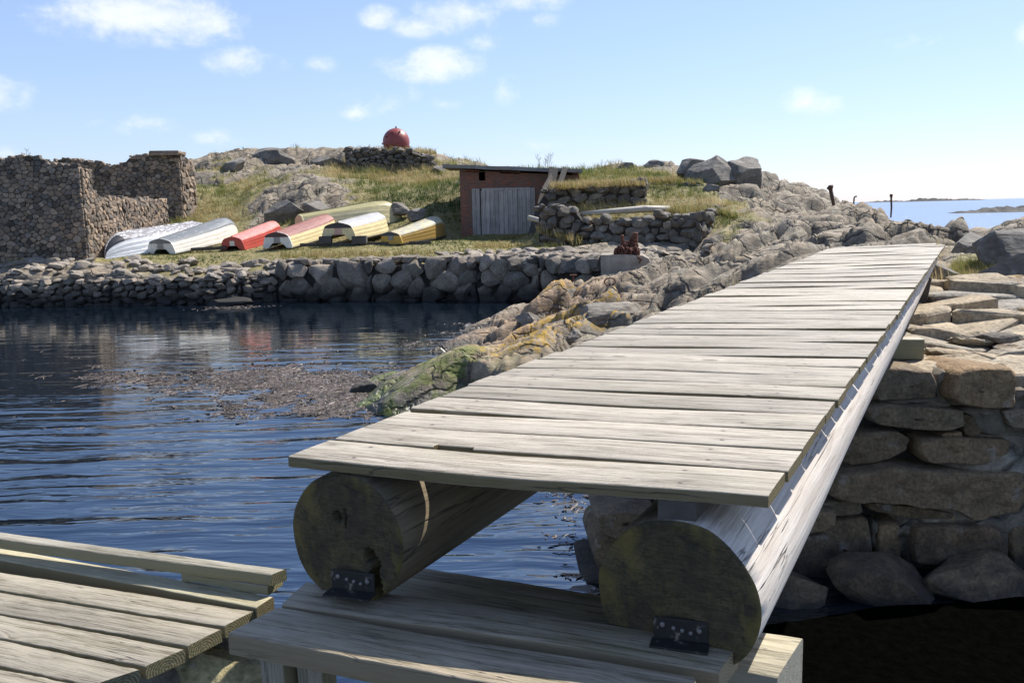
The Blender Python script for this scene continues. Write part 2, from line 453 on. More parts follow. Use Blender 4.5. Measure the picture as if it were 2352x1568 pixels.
M['deck'] = wood_mat('weathered deck wood', (0.455, 0.40, 0.315), (0.19, 0.155, 0.102), 0.3, side=(0.15, 0.11, 0.036), nails=(-.43, .40))
M['dock'] = wood_mat('dock wood', (0.35, 0.31, 0.235), (0.16, 0.135, 0.085), 0.25, side=(0.17, 0.145, 0.07))
M['rail'] = wood_mat('rail wood', (0.42, 0.385, 0.30), (0.21, 0.18, 0.12), 0.3, greencol=(0.2, 0.18, 0.08), side=(0.22, 0.20, 0.10))
M['palewood'] = wood_mat('pale new board', (0.55, 0.50, 0.33), (0.40, 0.35, 0.2), 0.1, side=(0.4, 0.36, 0.2))
M['platform'] = wood_mat('mossy platform wood', (0.43, 0.355, 0.25), (0.19, 0.15, 0.09), 0.75, greencol=(0.19, 0.165, 0.065), side=(0.24, 0.18, 0.10))
M['beam'] = wood_mat('heavy beam wood', (0.42, 0.37, 0.25), (0.17, 0.14, 0.08), 0.35, side=(0.3, 0.27, 0.2), gs=0.6)
M['greybrd'] = plain('old grey board', (.085, .075, .063), .95, .35, 9, .01)
M['driftwood'] = wood_mat('bleached driftwood', (0.50, 0.47, 0.40), (0.28, 0.24, 0.18), 0.05, side=(0.4, 0.36, 0.28), gs=0.5, side_amt=0.3)


def log_mat(shift=0.0):
    m, nt, b = mat('weathered log')
    oc = nd(nt, 'ShaderNodeTexCoord').outputs['Object']
    g1 = noise(nt, mapping(nt, oc, (0.9, 22, 22)), 1.0, 6, 0.65, 0.8)
    g2 = noise(nt, mapping(nt, oc, (4, 90, 90)), 1.0, 4, 0.7, 0.2)
    blot = noise(nt, mapping(nt, oc, (1.2, 4, 4)), 1.0, 5, 0.65)
    g = mth(nt, 'ADD', mth(nt, 'MULTIPLY', g1, 0.6), mth(nt, 'MULTIPLY', g2, 0.4))
    c = ramp(nt, g, [(0.3, (0.28, 0.22, 0.165)), (0.45, (0.50, 0.435, 0.365)), (0.60, (0.64, 0.575, 0.50))])
    # the flank turned to the south (local -Y) is bleached, the other keeps algae
    n = nd(nt, 'ShaderNodeSeparateXYZ', {0: oc})
    yy = nd(nt, 'ShaderNodeMapRange', {'Value': mth(nt, 'ADD', n.outputs[1], mth(nt, 'MULTIPLY', mth(nt, 'SUBTRACT', blot, 0.5), 0.14)), 'From Min': -0.09 + shift, 'From Max': 0.05 + shift}).outputs[0]
    alg = mix(nt, ramp(nt, blot, [(0.35, 0), (0.65, 1)]), (0.05, 0.035, 0.015), (0.125, 0.09, 0.038))
    c = mix(nt, mth(nt, 'MULTIPLY', yy, 0.92), c, mix(nt, 1.0, alg, ramp(nt, g, [(0.3, 0.5), (0.6, 1.3)]), 'MULTIPLY'))
    cr = noise(nt, mapping(nt, oc, (0.55, 15, 15), (9, 4, 2)), 1.0, 4, 0.55, 0.5)
    crk = ramp(nt, mth(nt, 'ABSOLUTE', mth(nt, 'SUBTRACT', cr, 0.5)), [(0.0, 1), (0.008, 0)])
    crk = mth(nt, 'MULTIPLY', crk, ramp(nt, noise(nt, oc, 3.0, 2, 0.5), [(0.45, 0), (0.6, 1)]))
    c = mix(nt, mth(nt, 'MULTIPLY', crk, 0.8), c, (0.04, 0.032, 0.025))
    nt.links.new(c, b.inputs['Base Color']); b.inputs['Roughness'].default_value = 0.85
    nt.links.new(bump(nt, mth(nt, 'SUBTRACT', g, crk), 0.6, 0.01), b.inputs['Normal'])
    m2, nt, b = mat('sawn log end')
    oc = nd(nt, 'ShaderNodeTexCoord').outputs['Object']
    s = nd(nt, 'ShaderNodeSeparateXYZ', {0: oc})
    rr = mth(nt, 'SQRT', mth(nt, 'ADD', mth(nt, 'MULTIPLY', s.outputs[1], s.outputs[1]), mth(nt, 'MULTIPLY', s.outputs[2], s.outputs[2])))
    bl = noise(nt, oc, 9.0, 6, 0.68, 0.5); fine = noise(nt, mapping(nt, oc, (1, 30, 200), rot=(0.15, 0, 0)), 1.0, 4, 0.6)
    ring = mth(nt, 'SINE', mth(nt, 'MULTIPLY', mth(nt, 'ADD', rr, mth(nt, 'MULTIPLY', bl, 0.02)), 520.0))
    c = mix(nt, ramp(nt, bl, [(0.3, 0), (0.7, 1)]), (0.022, 0.018, 0.010), (0.095, 0.072, 0.034))
    c = mix(nt, 1.0, c, ramp(nt, mth(nt, 'ADD', mth(nt, 'MULTIPLY', ring, 0.03), mth(nt, 'MULTIPLY', fine, 1.0)), [(0.25, 0.5), (0.75, 1.6)]), 'MULTIPLY')
    ang = mth(nt, 'ARCTAN2', s.outputs[1], s.outputs[2])
    av = nd(nt, 'ShaderNodeCombineXYZ', {'X': mth(nt, 'MULTIPLY', ang, 2.4), 'Y': mth(nt, 'MULTIPLY', rr, 5.0)}).outputs[0]
    rc = ramp(nt, mth(nt, 'ABSOLUTE', mth(nt, 'SUBTRACT', noise(nt, av, 1.0, 4, 0.6, 0.3), 0.5)), [(0.0, 1), (0.012, 0)])
    c = mix(nt, mth(nt, 'MULTIPLY', rc, ramp(nt, bl, [(0.42, 0), (0.55, .8)])), c, (0.008, 0.007, 0.005))
    al = noise(nt, mapping(nt, oc, (1, 1, 0.6), (2.2, 7.1, 3)), 8.0, 5, 0.65)
    edge = nd(nt, 'ShaderNodeMapRange', {'Value': rr, 'From Min': 0.05, 'From Max': 0.19, 'To Min': -0.03, 'To Max': 0.09}).outputs[0]
    c = mix(nt, mth(nt, 'MULTIPLY', ramp(nt, mth(nt, 'ADD', al, edge), [(0.51, 0), (0.66, 1)]), 0.7), c, (0.17, 0.128, 0.028))
    nt.links.new(c, b.inputs['Base Color']); b.inputs['Roughness'].default_value = 0.9
    nt.links.new(bump(nt, mth(nt, 'ADD', fine, mth(nt, 'MULTIPLY', bl, 0.8)), 0.5, 0.006), b.inputs['Normal'])
    return m, m2


M['log'], M['logend'] = log_mat()


def terrain_mat():
    m, nt, b = mat('rock and turf')
    pos = nd(nt, 'ShaderNodeNewGeometry').outputs['Position']
    A = lambda n: nd(nt, 'ShaderNodeAttribute', attribute_name=n).outputs['Fac']
    ga, pk, cr, va, li, al = A('grass'), A('pink'), A('crack'), A('vary'), A('lichen'), A('algae')
    n0 = noise(nt, pos, 0.7, 5, 0.6); n1 = noise(nt, pos, 3.0, 7, 0.68, 0.4); n2 = noise(nt, pos, 14.0, 6, 0.7)
    st = noise(nt, mapping(nt, pos, (1.2, 5.0, 9.0), rot=(0.3, 0.2, R(-35))), 2.0, 6, 0.65, 0.6)
    c = ramp(nt, n1, [(0.28, (0.075, 0.064, 0.050)), (0.45, (0.175, 0.15, 0.116)), (0.58, (0.28, 0.245, 0.195)), (0.74, (0.40, 0.355, 0.29))])
    c = mix(nt, ramp(nt, n0, [(0.42, 0), (0.62, 0.55)]), c, (0.255, 0.20, 0.145))
    c = mix(nt, mth(nt, 'MULTIPLY', pk, 0.6), c, mix(nt, n1, (0.24, 0.135, 0.075), (0.50, 0.345, 0.225)))
    c = mix(nt, 1.0, c, ramp(nt, st, [(0.3, 0.78), (0.5, 1.0), (0.7, 1.15)]), 'MULTIPLY')
    c = mix(nt, 1.0, c, ramp(nt, va, [(0, 0.72), (1, 1.25)]), 'MULTIPLY')
    c = mix(nt, 1.0, c, ramp(nt, n2, [(0.3, 0.86), (0.7, 1.12)]), 'MULTIPLY')
    # fractures along and across the bedding, and black crust lichen
    wv = nd(nt, 'ShaderNodeVectorMath', {0: pos, 1: nd(nt, 'ShaderNodeVectorMath', {0: noise(nt, pos, 1.1, 4, 0.6, out='Color'), 1: (0.8, 0.8, 0.8)}, operation='MULTIPLY').outputs[0]}, operation='ADD').outputs[0]
    fr1 = nd(nt, 'ShaderNodeTexVoronoi', {'Vector': mapping(nt, wv, (0.7, 1.6, 1.6), rot=(0, 0, R(-38))), 'Scale': 1.0}, feature='DISTANCE_TO_EDGE').outputs['Distance']
    fr2 = nd(nt, 'ShaderNodeTexVoronoi', {'Vector': mapping(nt, wv, (2.0, 5.2, 4.5), rot=(0, 0, R(-38))), 'Scale': 1.0}, feature='DISTANCE_TO_EDGE').outputs['Distance']
    fx = mth(nt, 'MAXIMUM', ramp(nt, fr1, [(0.0, 1), (0.05, 0)]), mth(nt, 'MULTIPLY', ramp(nt, fr2, [(0.0, 1), (0.03, 0)]), 0.15))
    c = mix(nt, mth(nt, 'MULTIPLY', ramp(nt, noise(nt, pos, 1.7, 7, 0.72, 0.3), [(0.50, 0), (0.60, 1)]), mth(nt, 'SUBTRACT', 0.4, mth(nt, 'MULTIPLY', pk, 0.38))), c, (0.075, 0.070, 0.058))
    c = mix(nt, mth(nt, 'MULTIPLY', fx, 0.8), c, (0.03, 0.027, 0.022))
    # pale grey crust lichen, yellow lichen, seaweed green, tidal black
    c = mix(nt, mth(nt, 'MULTIPLY', ramp(nt, noise(nt, pos, 5.0, 6, 0.7), [(0.55, 0), (0.66, 1)]), 0.45), c, (0.45, 0.45, 0.41))
    ly = ramp(nt, mth(nt, 'ADD', noise(nt, pos, 6.5, 6, 0.72), mth(nt, 'MULTIPLY', li, 0.32)), [(0.79, 0), (0.85, 1)])
    c = mix(nt, mth(nt, 'MULTIPLY', ly, 0.9), c, (0.40, 0.25, 0.03))
    c = mix(nt, mth(nt, 'MULTIPLY', cr, 0.8), c, (0.045, 0.04, 0.032))
    z = nd(nt, 'ShaderNodeSeparateXYZ', {0: pos}).outputs[2]
    zz = mth(nt, 'ADD', z, mth(nt, 'MULTIPLY', mth(nt, 'SUBTRACT', n1, 0.5), 0.5))
    w = nd(nt, 'ShaderNodeMapRange', {'Value': zz, 'From Min': 0.10, 'From Max': 0.34, 'To Min': 1, 'To Max': 0}).outputs[0]
    c = mix(nt, mth(nt, 'MULTIPLY', w, 0.86), c, (0.022, 0.022, 0.016))
    ag = mth(nt, 'MULTIPLY', al, ramp(nt, noise(nt, pos, 2.6, 6, 0.7), [(0.42, 0), (0.56, 1)]))
    c = mix(nt, mth(nt, 'MULTIPLY', ag, 0.85), c, mix(nt, n2, (0.06, 0.085, 0.012), (0.17, 0.20, 0.04)))
    c = mix(nt, 1.0, c, (1.03, 1.0, 0.91), 'MULTIPLY')
    # turf: soil and matted dead grass under the standing blades
    tf = mix(nt, noise(nt, pos, 1.3, 5, 0.6), (0.10, 0.11, 0.026), (0.31, 0.235, 0.10))
    tf = mix(nt, 1.0, tf, ramp(nt, noise(nt, pos, 22, 4, 0.7), [(0.3, 0.6), (0.7, 1.35)]), 'MULTIPLY')
    gm = ramp(nt, mth(nt, 'ADD', ga, mth(nt, 'MULTIPLY', mth(nt, 'SUBTRACT', n1, 0.5), 0.5)), [(0.44, 0), (0.54, 1)])
    c = mix(nt, gm, c, tf)
    nt.links.new(c, b.inputs['Base Color'])
    nt.links.new(nd(nt, 'ShaderNodeMapRange', {'Value': w, 'To Min': 0.85, 'To Max': 0.4}).outputs[0], b.inputs['Roughness'])
    h = mth(nt, 'SUBTRACT', mth(nt, 'ADD', mth(nt, 'ADD', n1, mth(nt, 'MULTIPLY', st, 0.6)), mth(nt, 'MULTIPLY', n2, 0.18)), mth(nt, 'MULTIPLY', fx, 1.0))
    nt.links.new(bump(nt, h, 0.9, 0.045), b.inputs['Normal'])
    return m


M['terrain'] = terrain_mat()


def boulder_mat():
    m, nt, b = mat('grey boulder')
    pos = nd(nt, 'ShaderNodeNewGeometry').outputs['Position']
    n1 = noise(nt, pos, 1.8, 7, 0.68, 0.4); n2 = noise(nt, pos, 12, 6, 0.7)
    st = noise(nt, mapping(nt, pos, (1.0, 4.0, 7.0), rot=(0.3, 0.4, R(-35))), 1.6, 6, 0.65, 0.6)
    c = ramp(nt, n1, [(0.25, (0.09, 0.081, 0.067)), (0.5, (0.18, 0.162, 0.135)), (0.75, (0.29, 0.262, 0.22))])
    c = mix(nt, 1.0, c, ramp(nt, st, [(0.3, 0.72), (0.5, 1.0), (0.7, 1.22)]), 'MULTIPLY')
    c = mix(nt, 1.0, c, ramp(nt, n2, [(0.3, 0.75), (0.7, 1.2)]), 'MULTIPLY')
    c = mix(nt, mth(nt, 'MULTIPLY', ramp(nt, noise(nt, pos, 3.5, 6, 0.7), [(0.57, 0), (0.66, 1)]), 0.4), c, (0.43, 0.43, 0.39))
    nt.links.new(c, b.inputs['Base Color']); b.inputs['Roughness'].default_value = 0.9
    nt.links.new(bump(nt, mth(nt, 'ADD', mth(nt, 'ADD', n1, st), mth(nt, 'MULTIPLY', n2, 0.35)), 0.8, 0.06), b.inputs['Normal'])
    return m


M['boulder'] = boulder_mat()


def ridge_mat(name, spot, cover):
    m, nt, b = mat(name)
    pos = nd(nt, 'ShaderNodeNewGeometry').outputs['Position']
    n1 = noise(nt, pos, 2.6, 7, 0.68, 0.4); n2 = noise(nt, pos, 15, 6, 0.7)
    st = noise(nt, mapping(nt, pos, (1.2, 7, 12), rot=(0.5, 0.5, R(-30))), 2.0, 6, 0.65, 0.5)
    c = ramp(nt, n1, [(0.25, (0.075, 0.068, 0.056)), (0.5, (0.20, 0.175, 0.14)), (0.75, (0.34, 0.30, 0.245))])
    c = mix(nt, 1.0, c, ramp(nt, st, [(0.3, 0.55), (0.5, 1.0), (0.7, 1.35)]), 'MULTIPLY')
    c = mix(nt, 1.0, c, ramp(nt, n2, [(0.3, 0.75), (0.7, 1.2)]), 'MULTIPLY')
    c = mix(nt, ramp(nt, noise(nt, pos, 5.0, 6, 0.72), [(cover, 0), (cover + .06, .85)]), c, spot)
    z = nd(nt, 'ShaderNodeSeparateXYZ', {0: pos}).outputs[2]
    w = nd(nt, 'ShaderNodeMapRange', {'Value': mth(nt, 'ADD', z, mth(nt, 'MULTIPLY', n1, .3)), 'From Min': 0.2, 'From Max': 0.42, 'To Min': .88, 'To Max': 0}).outputs[0]
    c = mix(nt, w, c, (0.02, 0.02, 0.014))
    nt.links.new(c, b.inputs['Base Color']); b.inputs['Roughness'].default_value = 0.85
    nt.links.new(bump(nt, mth(nt, 'ADD', mth(nt, 'ADD', n1, st), mth(nt, 'MULTIPLY', n2, 0.3)), 0.9, 0.05), b.inputs['Normal'])
    return m


M['ridgerock'] = ridge_mat('ridge rock', (0.40, 0.25, 0.03), .62)
M['mossrock'] = ridge_mat('mossy ridge rock', (0.10, 0.14, 0.02), .46)


def grass_mat():
    m, nt, b = mat('grass blades')
    at = nd(nt, 'ShaderNodeAttribute', attribute_name='tint').outputs['Fac']
    c = ramp(nt, at, [(0.0, (0.05, 0.085, 0.012)), (0.3, (0.12, 0.165, 0.026)), (0.5, (0.26, 0.235, 0.065)), (0.7, (0.42, 0.32, 0.135)), (1.0, (0.58, 0.46, 0.25))])
    nt.links.new(c, b.inputs['Base Color']); b.inputs['Roughness'].default_value = 0.7
    tr = nd(nt, 'ShaderNodeBsdfTranslucent', {'Color': c}); mx = nd(nt, 'ShaderNodeMixShader', {0: 0.4})
    nt.links.new(b.outputs[0], mx.inputs[1]); nt.links.new(tr.outputs[0], mx.inputs[2])
    nt.links.new(mx.outputs[0], nt.nodes['Material Output'].inputs['Surface'])
    return m


M['grass'] = grass_mat()


def water_mat():
    m, nt, b = mat('sea water')
    pos = nd(nt, 'ShaderNodeNewGeometry').outputs['Position']
    b.inputs['Base Color'].default_value = (0.006, 0.010, 0.013, 1)
    b.inputs['Roughness'].default_value = 0.03; b.inputs['IOR'].default_value = 1.34
    s = nd(nt, 'ShaderNodeSeparateXYZ', {0: pos})
    dist = nd(nt, 'ShaderNodeVectorMath', {0: pos}, operation='LENGTH').outputs['Value']
    wob = nd(nt, 'ShaderNodeVectorMath', {0: noise(nt, pos, 0.8, 2, 0.5, out='Color'), 1: (0.5, 0.35, 0)}, operation='MULTIPLY').outputs[0]
    wp = nd(nt, 'ShaderNodeVectorMath', {0: pos, 1: wob}, operation='ADD').outputs[0]
    n1 = noise(nt, mapping(nt, wp, (0.50, 3.1, 1), rot=(0, 0, R(5))), 1.0, 1.5, 0.4)
    n2 = noise(nt, mapping(nt, wp, (1.6, 9.5, 1), rot=(0, 0, R(-7))), 1.0, 2, 0.5)
    patch = noise(nt, mapping(nt, pos, (0.5, 1, 1)), 0.35, 3, 0.5)
    h = mth(nt, 'ADD', mth(nt, 'MULTIPLY', n1, 1.0), mth(nt, 'MULTIPLY', n2, 0.22))
    near = nd(nt, 'ShaderNodeMapRange', {'Value': dist, 'From Min': 8, 'From Max': 19, 'To Min': 1.0, 'To Max': 0.12}).outputs[0]
    st = mth(nt, 'MULTIPLY', near, ramp(nt, patch, [(0.3, 0.45), (0.7, 1.0)]))
    # open sea past the rocks: real chop
    far = nd(nt, 'ShaderNodeMapRange', {'Value': s.outputs[1], 'From Min': 45, 'From Max': 60}).outputs[0]
    w1 = noise(nt, mapping(nt, pos, (0.35, 0.5, 1)), 1.1, 5, 0.62, 0.4)
    hh = mth(nt, 'ADD', mth(nt, 'MULTIPLY', h, mth(nt, 'MULTIPLY', st, 0.09)), mth(nt, 'MULTIPLY', w1, mth(nt, 'MULTIPLY', far, 0.4)))
    nt.links.new(bump(nt, hh, 1.0, 1.0), b.inputs['Normal'])
    b.inputs['Base Color'].default_value = (0.004, 0.008, 0.014, 1)
    b.inputs['Specular Tint'].default_value = (0.70, 0.87, 1.0, 1)
    bn = b.inputs['Normal'].links[0].from_socket
    dif = nd(nt, 'ShaderNodeBsdfDiffuse', {'Color': (0.23, 0.30, 0.42, 1), 'Normal': bn}); gl = nd(nt, 'ShaderNodeBsdfGlossy', {'Color': (.9, .95, 1, 1), 'Roughness': .16, 'Normal': bn})
    sea = nd(nt, 'ShaderNodeMixShader', {0: 0.16}); nt.links.new(dif.outputs[0], sea.inputs[1]); nt.links.new(gl.outputs[0], sea.inputs[2])
    both = nd(nt, 'ShaderNodeMixShader', {0: far}); nt.links.new(b.outputs[0], both.inputs[1]); nt.links.new(sea.outputs[0], both.inputs[2])
    nt.links.new(both.outputs[0], nt.nodes['Material Output'].inputs['Surface'])
    nt.links.new(nd(nt, 'ShaderNodeMapRange', {'Value': far, 'To Min': 2.4, 'To Max': 2.4}).outputs[0], b.inputs['IOR'])
    return m


M['water'] = water_mat()


def weed_mat():
    m, nt, b = mat('bladderwrack')
    at = nd(nt, 'ShaderNodeAttribute', attribute_name='tint').outputs['Fac']
    c = ramp(nt, at, [(0.0, (0.02, 0.016, 0.010)), (0.5, (0.085, 0.064, 0.045)), (1.0, (0.19, 0.148, 0.12))])
    nt.links.new(c, b.inputs['Base Color']); b.inputs['Roughness'].default_value = 0.5
    return m


M['weed'] = weed_mat()


def brick_mat():
    m, nt, b = mat('red brick')
    oc = nd(nt, 'ShaderNodeTexCoord').outputs['Object']
    s = nd(nt, 'ShaderNodeSeparateXYZ', {0: oc})
    v = nd(nt, 'ShaderNodeCombineXYZ', {'X': mth(nt, 'ADD', s.outputs[0], s.outputs[1]), 'Y': s.outputs[2]}).outputs[0]
    br = nd(nt, 'ShaderNodeTexBrick', {'Vector': v, 'Scale': 1.0, 'Mortar Size': 0.008, 'Mortar Smooth': 0.2, 'Bias': 0.0, 'Brick Width': 0.26, 'Row Height': 0.082,
                                      'Color1': (0.23, 0.085, 0.05, 1), 'Color2': (0.14, 0.065, 0.045, 1), 'Mortar': (0.19, 0.165, 0.145, 1)})
    n1 = noise(nt, oc, 1.6, 6, 0.65); n2 = noise(nt, oc, 25, 4, 0.6)
    cell = noise(nt, mapping(nt, v, (3.9, 12.2, 1)), 1.0, 0, 0.5)
    c = mix(nt, 1.0, br.outputs['Color'], ramp(nt, n2, [(0.3, 0.7), (0.7, 1.25)]), 'MULTIPLY')
    c = mix(nt, ramp(nt, cell, [(0.55, 0), (0.72, 0.6)]), c, (0.36, 0.11, 0.045))
    c = mix(nt, ramp(nt, n1, [(0.44, 0), (0.62, 0.75)]), c, (0.15, 0.105, 0.08))
    nt.links.new(c, b.inputs['Base Color']); b.inputs['Roughness'].default_value = 0.92
    nt.links.new(bump(nt, mth(nt, 'SUBTRACT', mth(nt, 'MULTIPLY', n2, 0.3), br.outputs['Fac']), 0.8, 0.012), b.inputs['Normal'])
    return m


M['brick'] = brick_mat()

# ------------------------------------------------------------------ water
def build_water():
    ys = np.concatenate([np.linspace(-30, 60, 10), np.array([120, 400, 1500, 5000, 20000])])
    xs = np.array([-20000, -4000, -800, -200, -60, -20, 0, 20, 60, 200, 800, 4000, 20000])
    X, Y = np.meshgrid(xs, ys); n = len(xs)
    v = np.stack([X.ravel(), Y.ravel(), np.zeros(X.size)], 1)
    f = [(j * n + i, j * n + i + 1, (j + 1) * n + i + 1, (j + 1) * n + i) for j in range(len(ys) - 1) for i in range(n - 1)]
    tag(mesh_obj('water', v, f, M['water'], smooth=True), kind='structure', label='dark blue rippled sea water in the cove')


build_water()

# ------------------------------------------------------------------ terrain
# surveyed ground points: image column, image row, distance -> ground point; then turf amount, roughness
CP = [
    # quay terrace with the boats
    (-500, 604, 29, .2, .10), (-200, 602, 29, .3, .10), (0, 602, 28.8, .3, .10), (100, 603, 28.4, .3, .08), (200, 598, 28.8, .4, .08), (330, 598, 29, .6, .08), (480, 604, 28.6, .8, .06), (600, 606, 28, .8, .06), (640, 596, 28.2, .9, .05),
    (800, 590, 28, .9, .05), (950, 585, 28, .9, .05), (1100, 580, 27.5, .8, .06), (400, 580, 31.5, .8, .05), (520, 576, 31.5, .9, .04), (650, 568, 31.5, .9, .04), (800, 560, 31.5, .9, .04),
    (950, 562, 31, .9, .04), (1060, 552, 32, .9, .05), (380, 552, 34.5, .8, .05), (500, 545, 34.5, .8, .05), (640, 540, 35, .8, .05), (780, 536, 35, .9, .05), (900, 532, 35, .9, .05), (1020, 535, 34, 1, .05),
    (200, 590, 30, .5, .05), (100, 560, 34, .6, .1), (0, 540, 38, .6, .1),
    # front of the shed
    (1060, 547, 34, .9, .04), (1230, 548, 33.5, .9, .04), (1150, 555, 31.5, .9, .05), (1250, 560, 30, .9, .06), (1330, 564, 28, .6, .1), (1450, 566, 27.3, .3, .12), (1600, 566, 27, .2, .12),
    (1300, 575, 26.3, .2, .1), (1450, 582, 25.2, .1, .12), (1560, 588, 24.5, .1, .2), (1230, 572, 27, .5, .08),
    # hill behind the boats
    (445, 505, 38, .9, .1), (445, 440, 41, .8, .2), (440, 400, 45, .5, .3), (440, 372, 49, .3, .3), (520, 362, 50, .4, .3), (480, 410, 44, .6, .3), (560, 420, 43, .7, .2), (540, 470, 40, .9, .15),
    (600, 515, 36.8, .4, .2), (700, 515, 36.8, .4, .2), (780, 505, 37, .5, .2), (610, 452, 38.2, .2, .4), (700, 432, 38.6, .2, .4), (770, 452, 38.2, .3, .4), (650, 410, 42, .5, .3), (740, 402, 42.5, .7, .2),
    (600, 362, 49, .2, .3), (680, 380, 48, .3, .3), (720, 370, 48.5, .2, .4), (770, 362, 48, .2, .4), (800, 392, 45.5, .7, .2), (900, 396, 45.2, .8, .15), (985, 394, 45.2, .7, .2), (1040, 372, 49, .4, .3), (1010, 400, 44, .7, .2),
    (820, 350, 49.5, .5, .1), (970, 348, 49.5, .5, .1), (870, 420, 42, .9, .1), (960, 425, 41, .9, .1), (1040, 430, 40, 1, .1), (860, 460, 38.5, 1, .1), (960, 470, 37.5, .9, .1), (1040, 480, 36.5, 1, .1), (1050, 515, 35.2, 1, .05),
    (900, 350, 55, .4, .2), (600, 345, 60, .4, .2), (1000, 380, 60, .4, .2), (300, 400, 55, .4, .2), (0, 420, 55, .5, .2), (-400, 430, 55, .5, .2), (-400, 540, 38, .5, .2), (100, 460, 44, .5, .1), (300, 440, 44, .6, .1), (300, 545, 36, .7, .05),
    # behind shed and ruined foundation
    (1100, 400, 40, .6, .1), (1200, 395, 41, .6, .1), (1300, 392, 41, .7, .1), (1380, 390, 41, .7, .2), (1440, 384, 41, .3, .3), (1500, 384, 41, .3, .3), (1550, 386, 40, .3, .3), (1330, 426, 34.5, 1, .05), (1450, 418, 34.5, 1, .06), (1270, 440, 33, .9, .06),
    (1560, 412, 36, .9, .1), (1520, 418, 34.4, .9, .08), (1610, 420, 34.3, .7, .1),
    # right hand rocks
    (1640, 452, 33, .5, .3), (1700, 440, 35, .2, .4), (1760, 410, 38, .0, .4), (1800, 427, 38.5, .0, .35), (1850, 434, 39, .0, .3), (1890, 440, 39, .0, .3), (1912, 475, 37, .0, .3), (1960, 476, 37, 0, .3), (2050, 494, 36.5, 0, .3),
    (2120, 516, 35.5, 0, .3), (2160, 545, 33, 0, .3), (2195, 560, 30, -.2, .3), (1680, 470, 31, .7, .15), (1700, 500, 28.5, .7, .15), (1740, 490, 30, .4, .3), (1800, 475, 33, .1, .4), (1860, 490, 31, 0, .45), (1950, 510, 28.5, 0, .45), (2050, 525, 26, 0, .45),
    (1650, 555, 26, .4, .2), (1680, 530, 26.8, .5, .2), (1740, 522, 26.6, .3, .3), (1800, 530, 24, 0, .35), (1880, 548, 20.5, 0, .35), (1960, 538, 21.5, 0, .4), (2060, 540, 19.5, 0, .4), (2120, 548, 18, 0, .35), (2150, 556, 15.5, 0, .3),
    (1640, 575, 24, 0, .3), (1700, 590, 20, 0, .35), (1760, 600, 16.5, 0, .3), (1640, 610, 19, 0, .35), (1560, 610, 21.5, 0, .3), (1500, 612, 22, 0, .25),
    (1850, 585, 13.5, 0, .25), (1930, 566, 13.2, 0, .2), (2050, 566, 12.6, 0, .2), (2150, 572, 12.6, 0, .25),
    # near ridge between the cove and the bridge
    (1480, 628, 20.5, 0, .3), (1400, 645, 19, 0, .35), (1320, 665, 18, 0, .35), (1250, 690, 17.4, 0, .3), (1450, 690, 15.5, 0, .35), (1550, 660, 16, 0, .35), (1600, 690, 13.5, 0, .25), (1700, 640, 14, 0, .25), (1360, 705, 15.5, 0, .35), (1220, 735, 15.8, 0, .25),
    (1120, 755, 15.6, 0, .25), (1400, 755, 13, 0, .3), (1500, 728, 12.6, 0, .25), (1320, 790, 12.4, 0, .3), (1250, 775, 13.4, 0, .3), (1150, 800, 13.4, 0, .25), (1050, 800, 14, 0, .2), (960, 815, 14.2, 0, .18), (1050, 865, 12.2, 0, .25), (1150, 850, 11.8, 0, .25),
    (1200, 868, 11.0, 0, .2), (940, 880, 12.5, 0, .2), (870, 868, 13, 0, .15), (960, 915, 11.6, 0, .2), (870, 925, 11.9, 0, .12), (1050, 930, 10.6, 0, .15),
    # right of the bridge: fill behind the pier, outcrop
    (2200, 835, 6.4, 0, .05), (2330, 835, 6.3, 0, .05), (2150, 740, 8.2, 0, .12), (2250, 730, 8.3, 0, .12), (2130, 670, 10.2, 0, .2), (2220, 680, 9.7, 0, .2), (2300, 740, 8.4, .1, .2), (2350, 790, 7.2, 0, .2), (2180, 610, 12, .2, .2),
    (2260, 625, 10.8, .9, .1), (2230, 600, 11.8, .9, .12), (2300, 660, 10, .3, .2), (2210, 570, 14, 0, .3), (2260, 533, 16, 0, .3), (2310, 512, 17, 0, .3), (2352, 503, 17.5, 0, .3), (2352, 540, 13.5, 0, .3), (2330, 580, 11.8, 0, .3), (2345, 660, 9.6, 0, .3),
    (2450, 520, 17, 0, .3), (2450, 620, 10.5, 0, .3), (2450, 760, 7.2, 0, .2), (2700, 520, 18, 0, .3), (2700, 700, 9, 0, .3), (2185, 560, 20, 0, .2), (2240, 545, 22, 0, .2), (2900, 560, 24, 0, .2)]
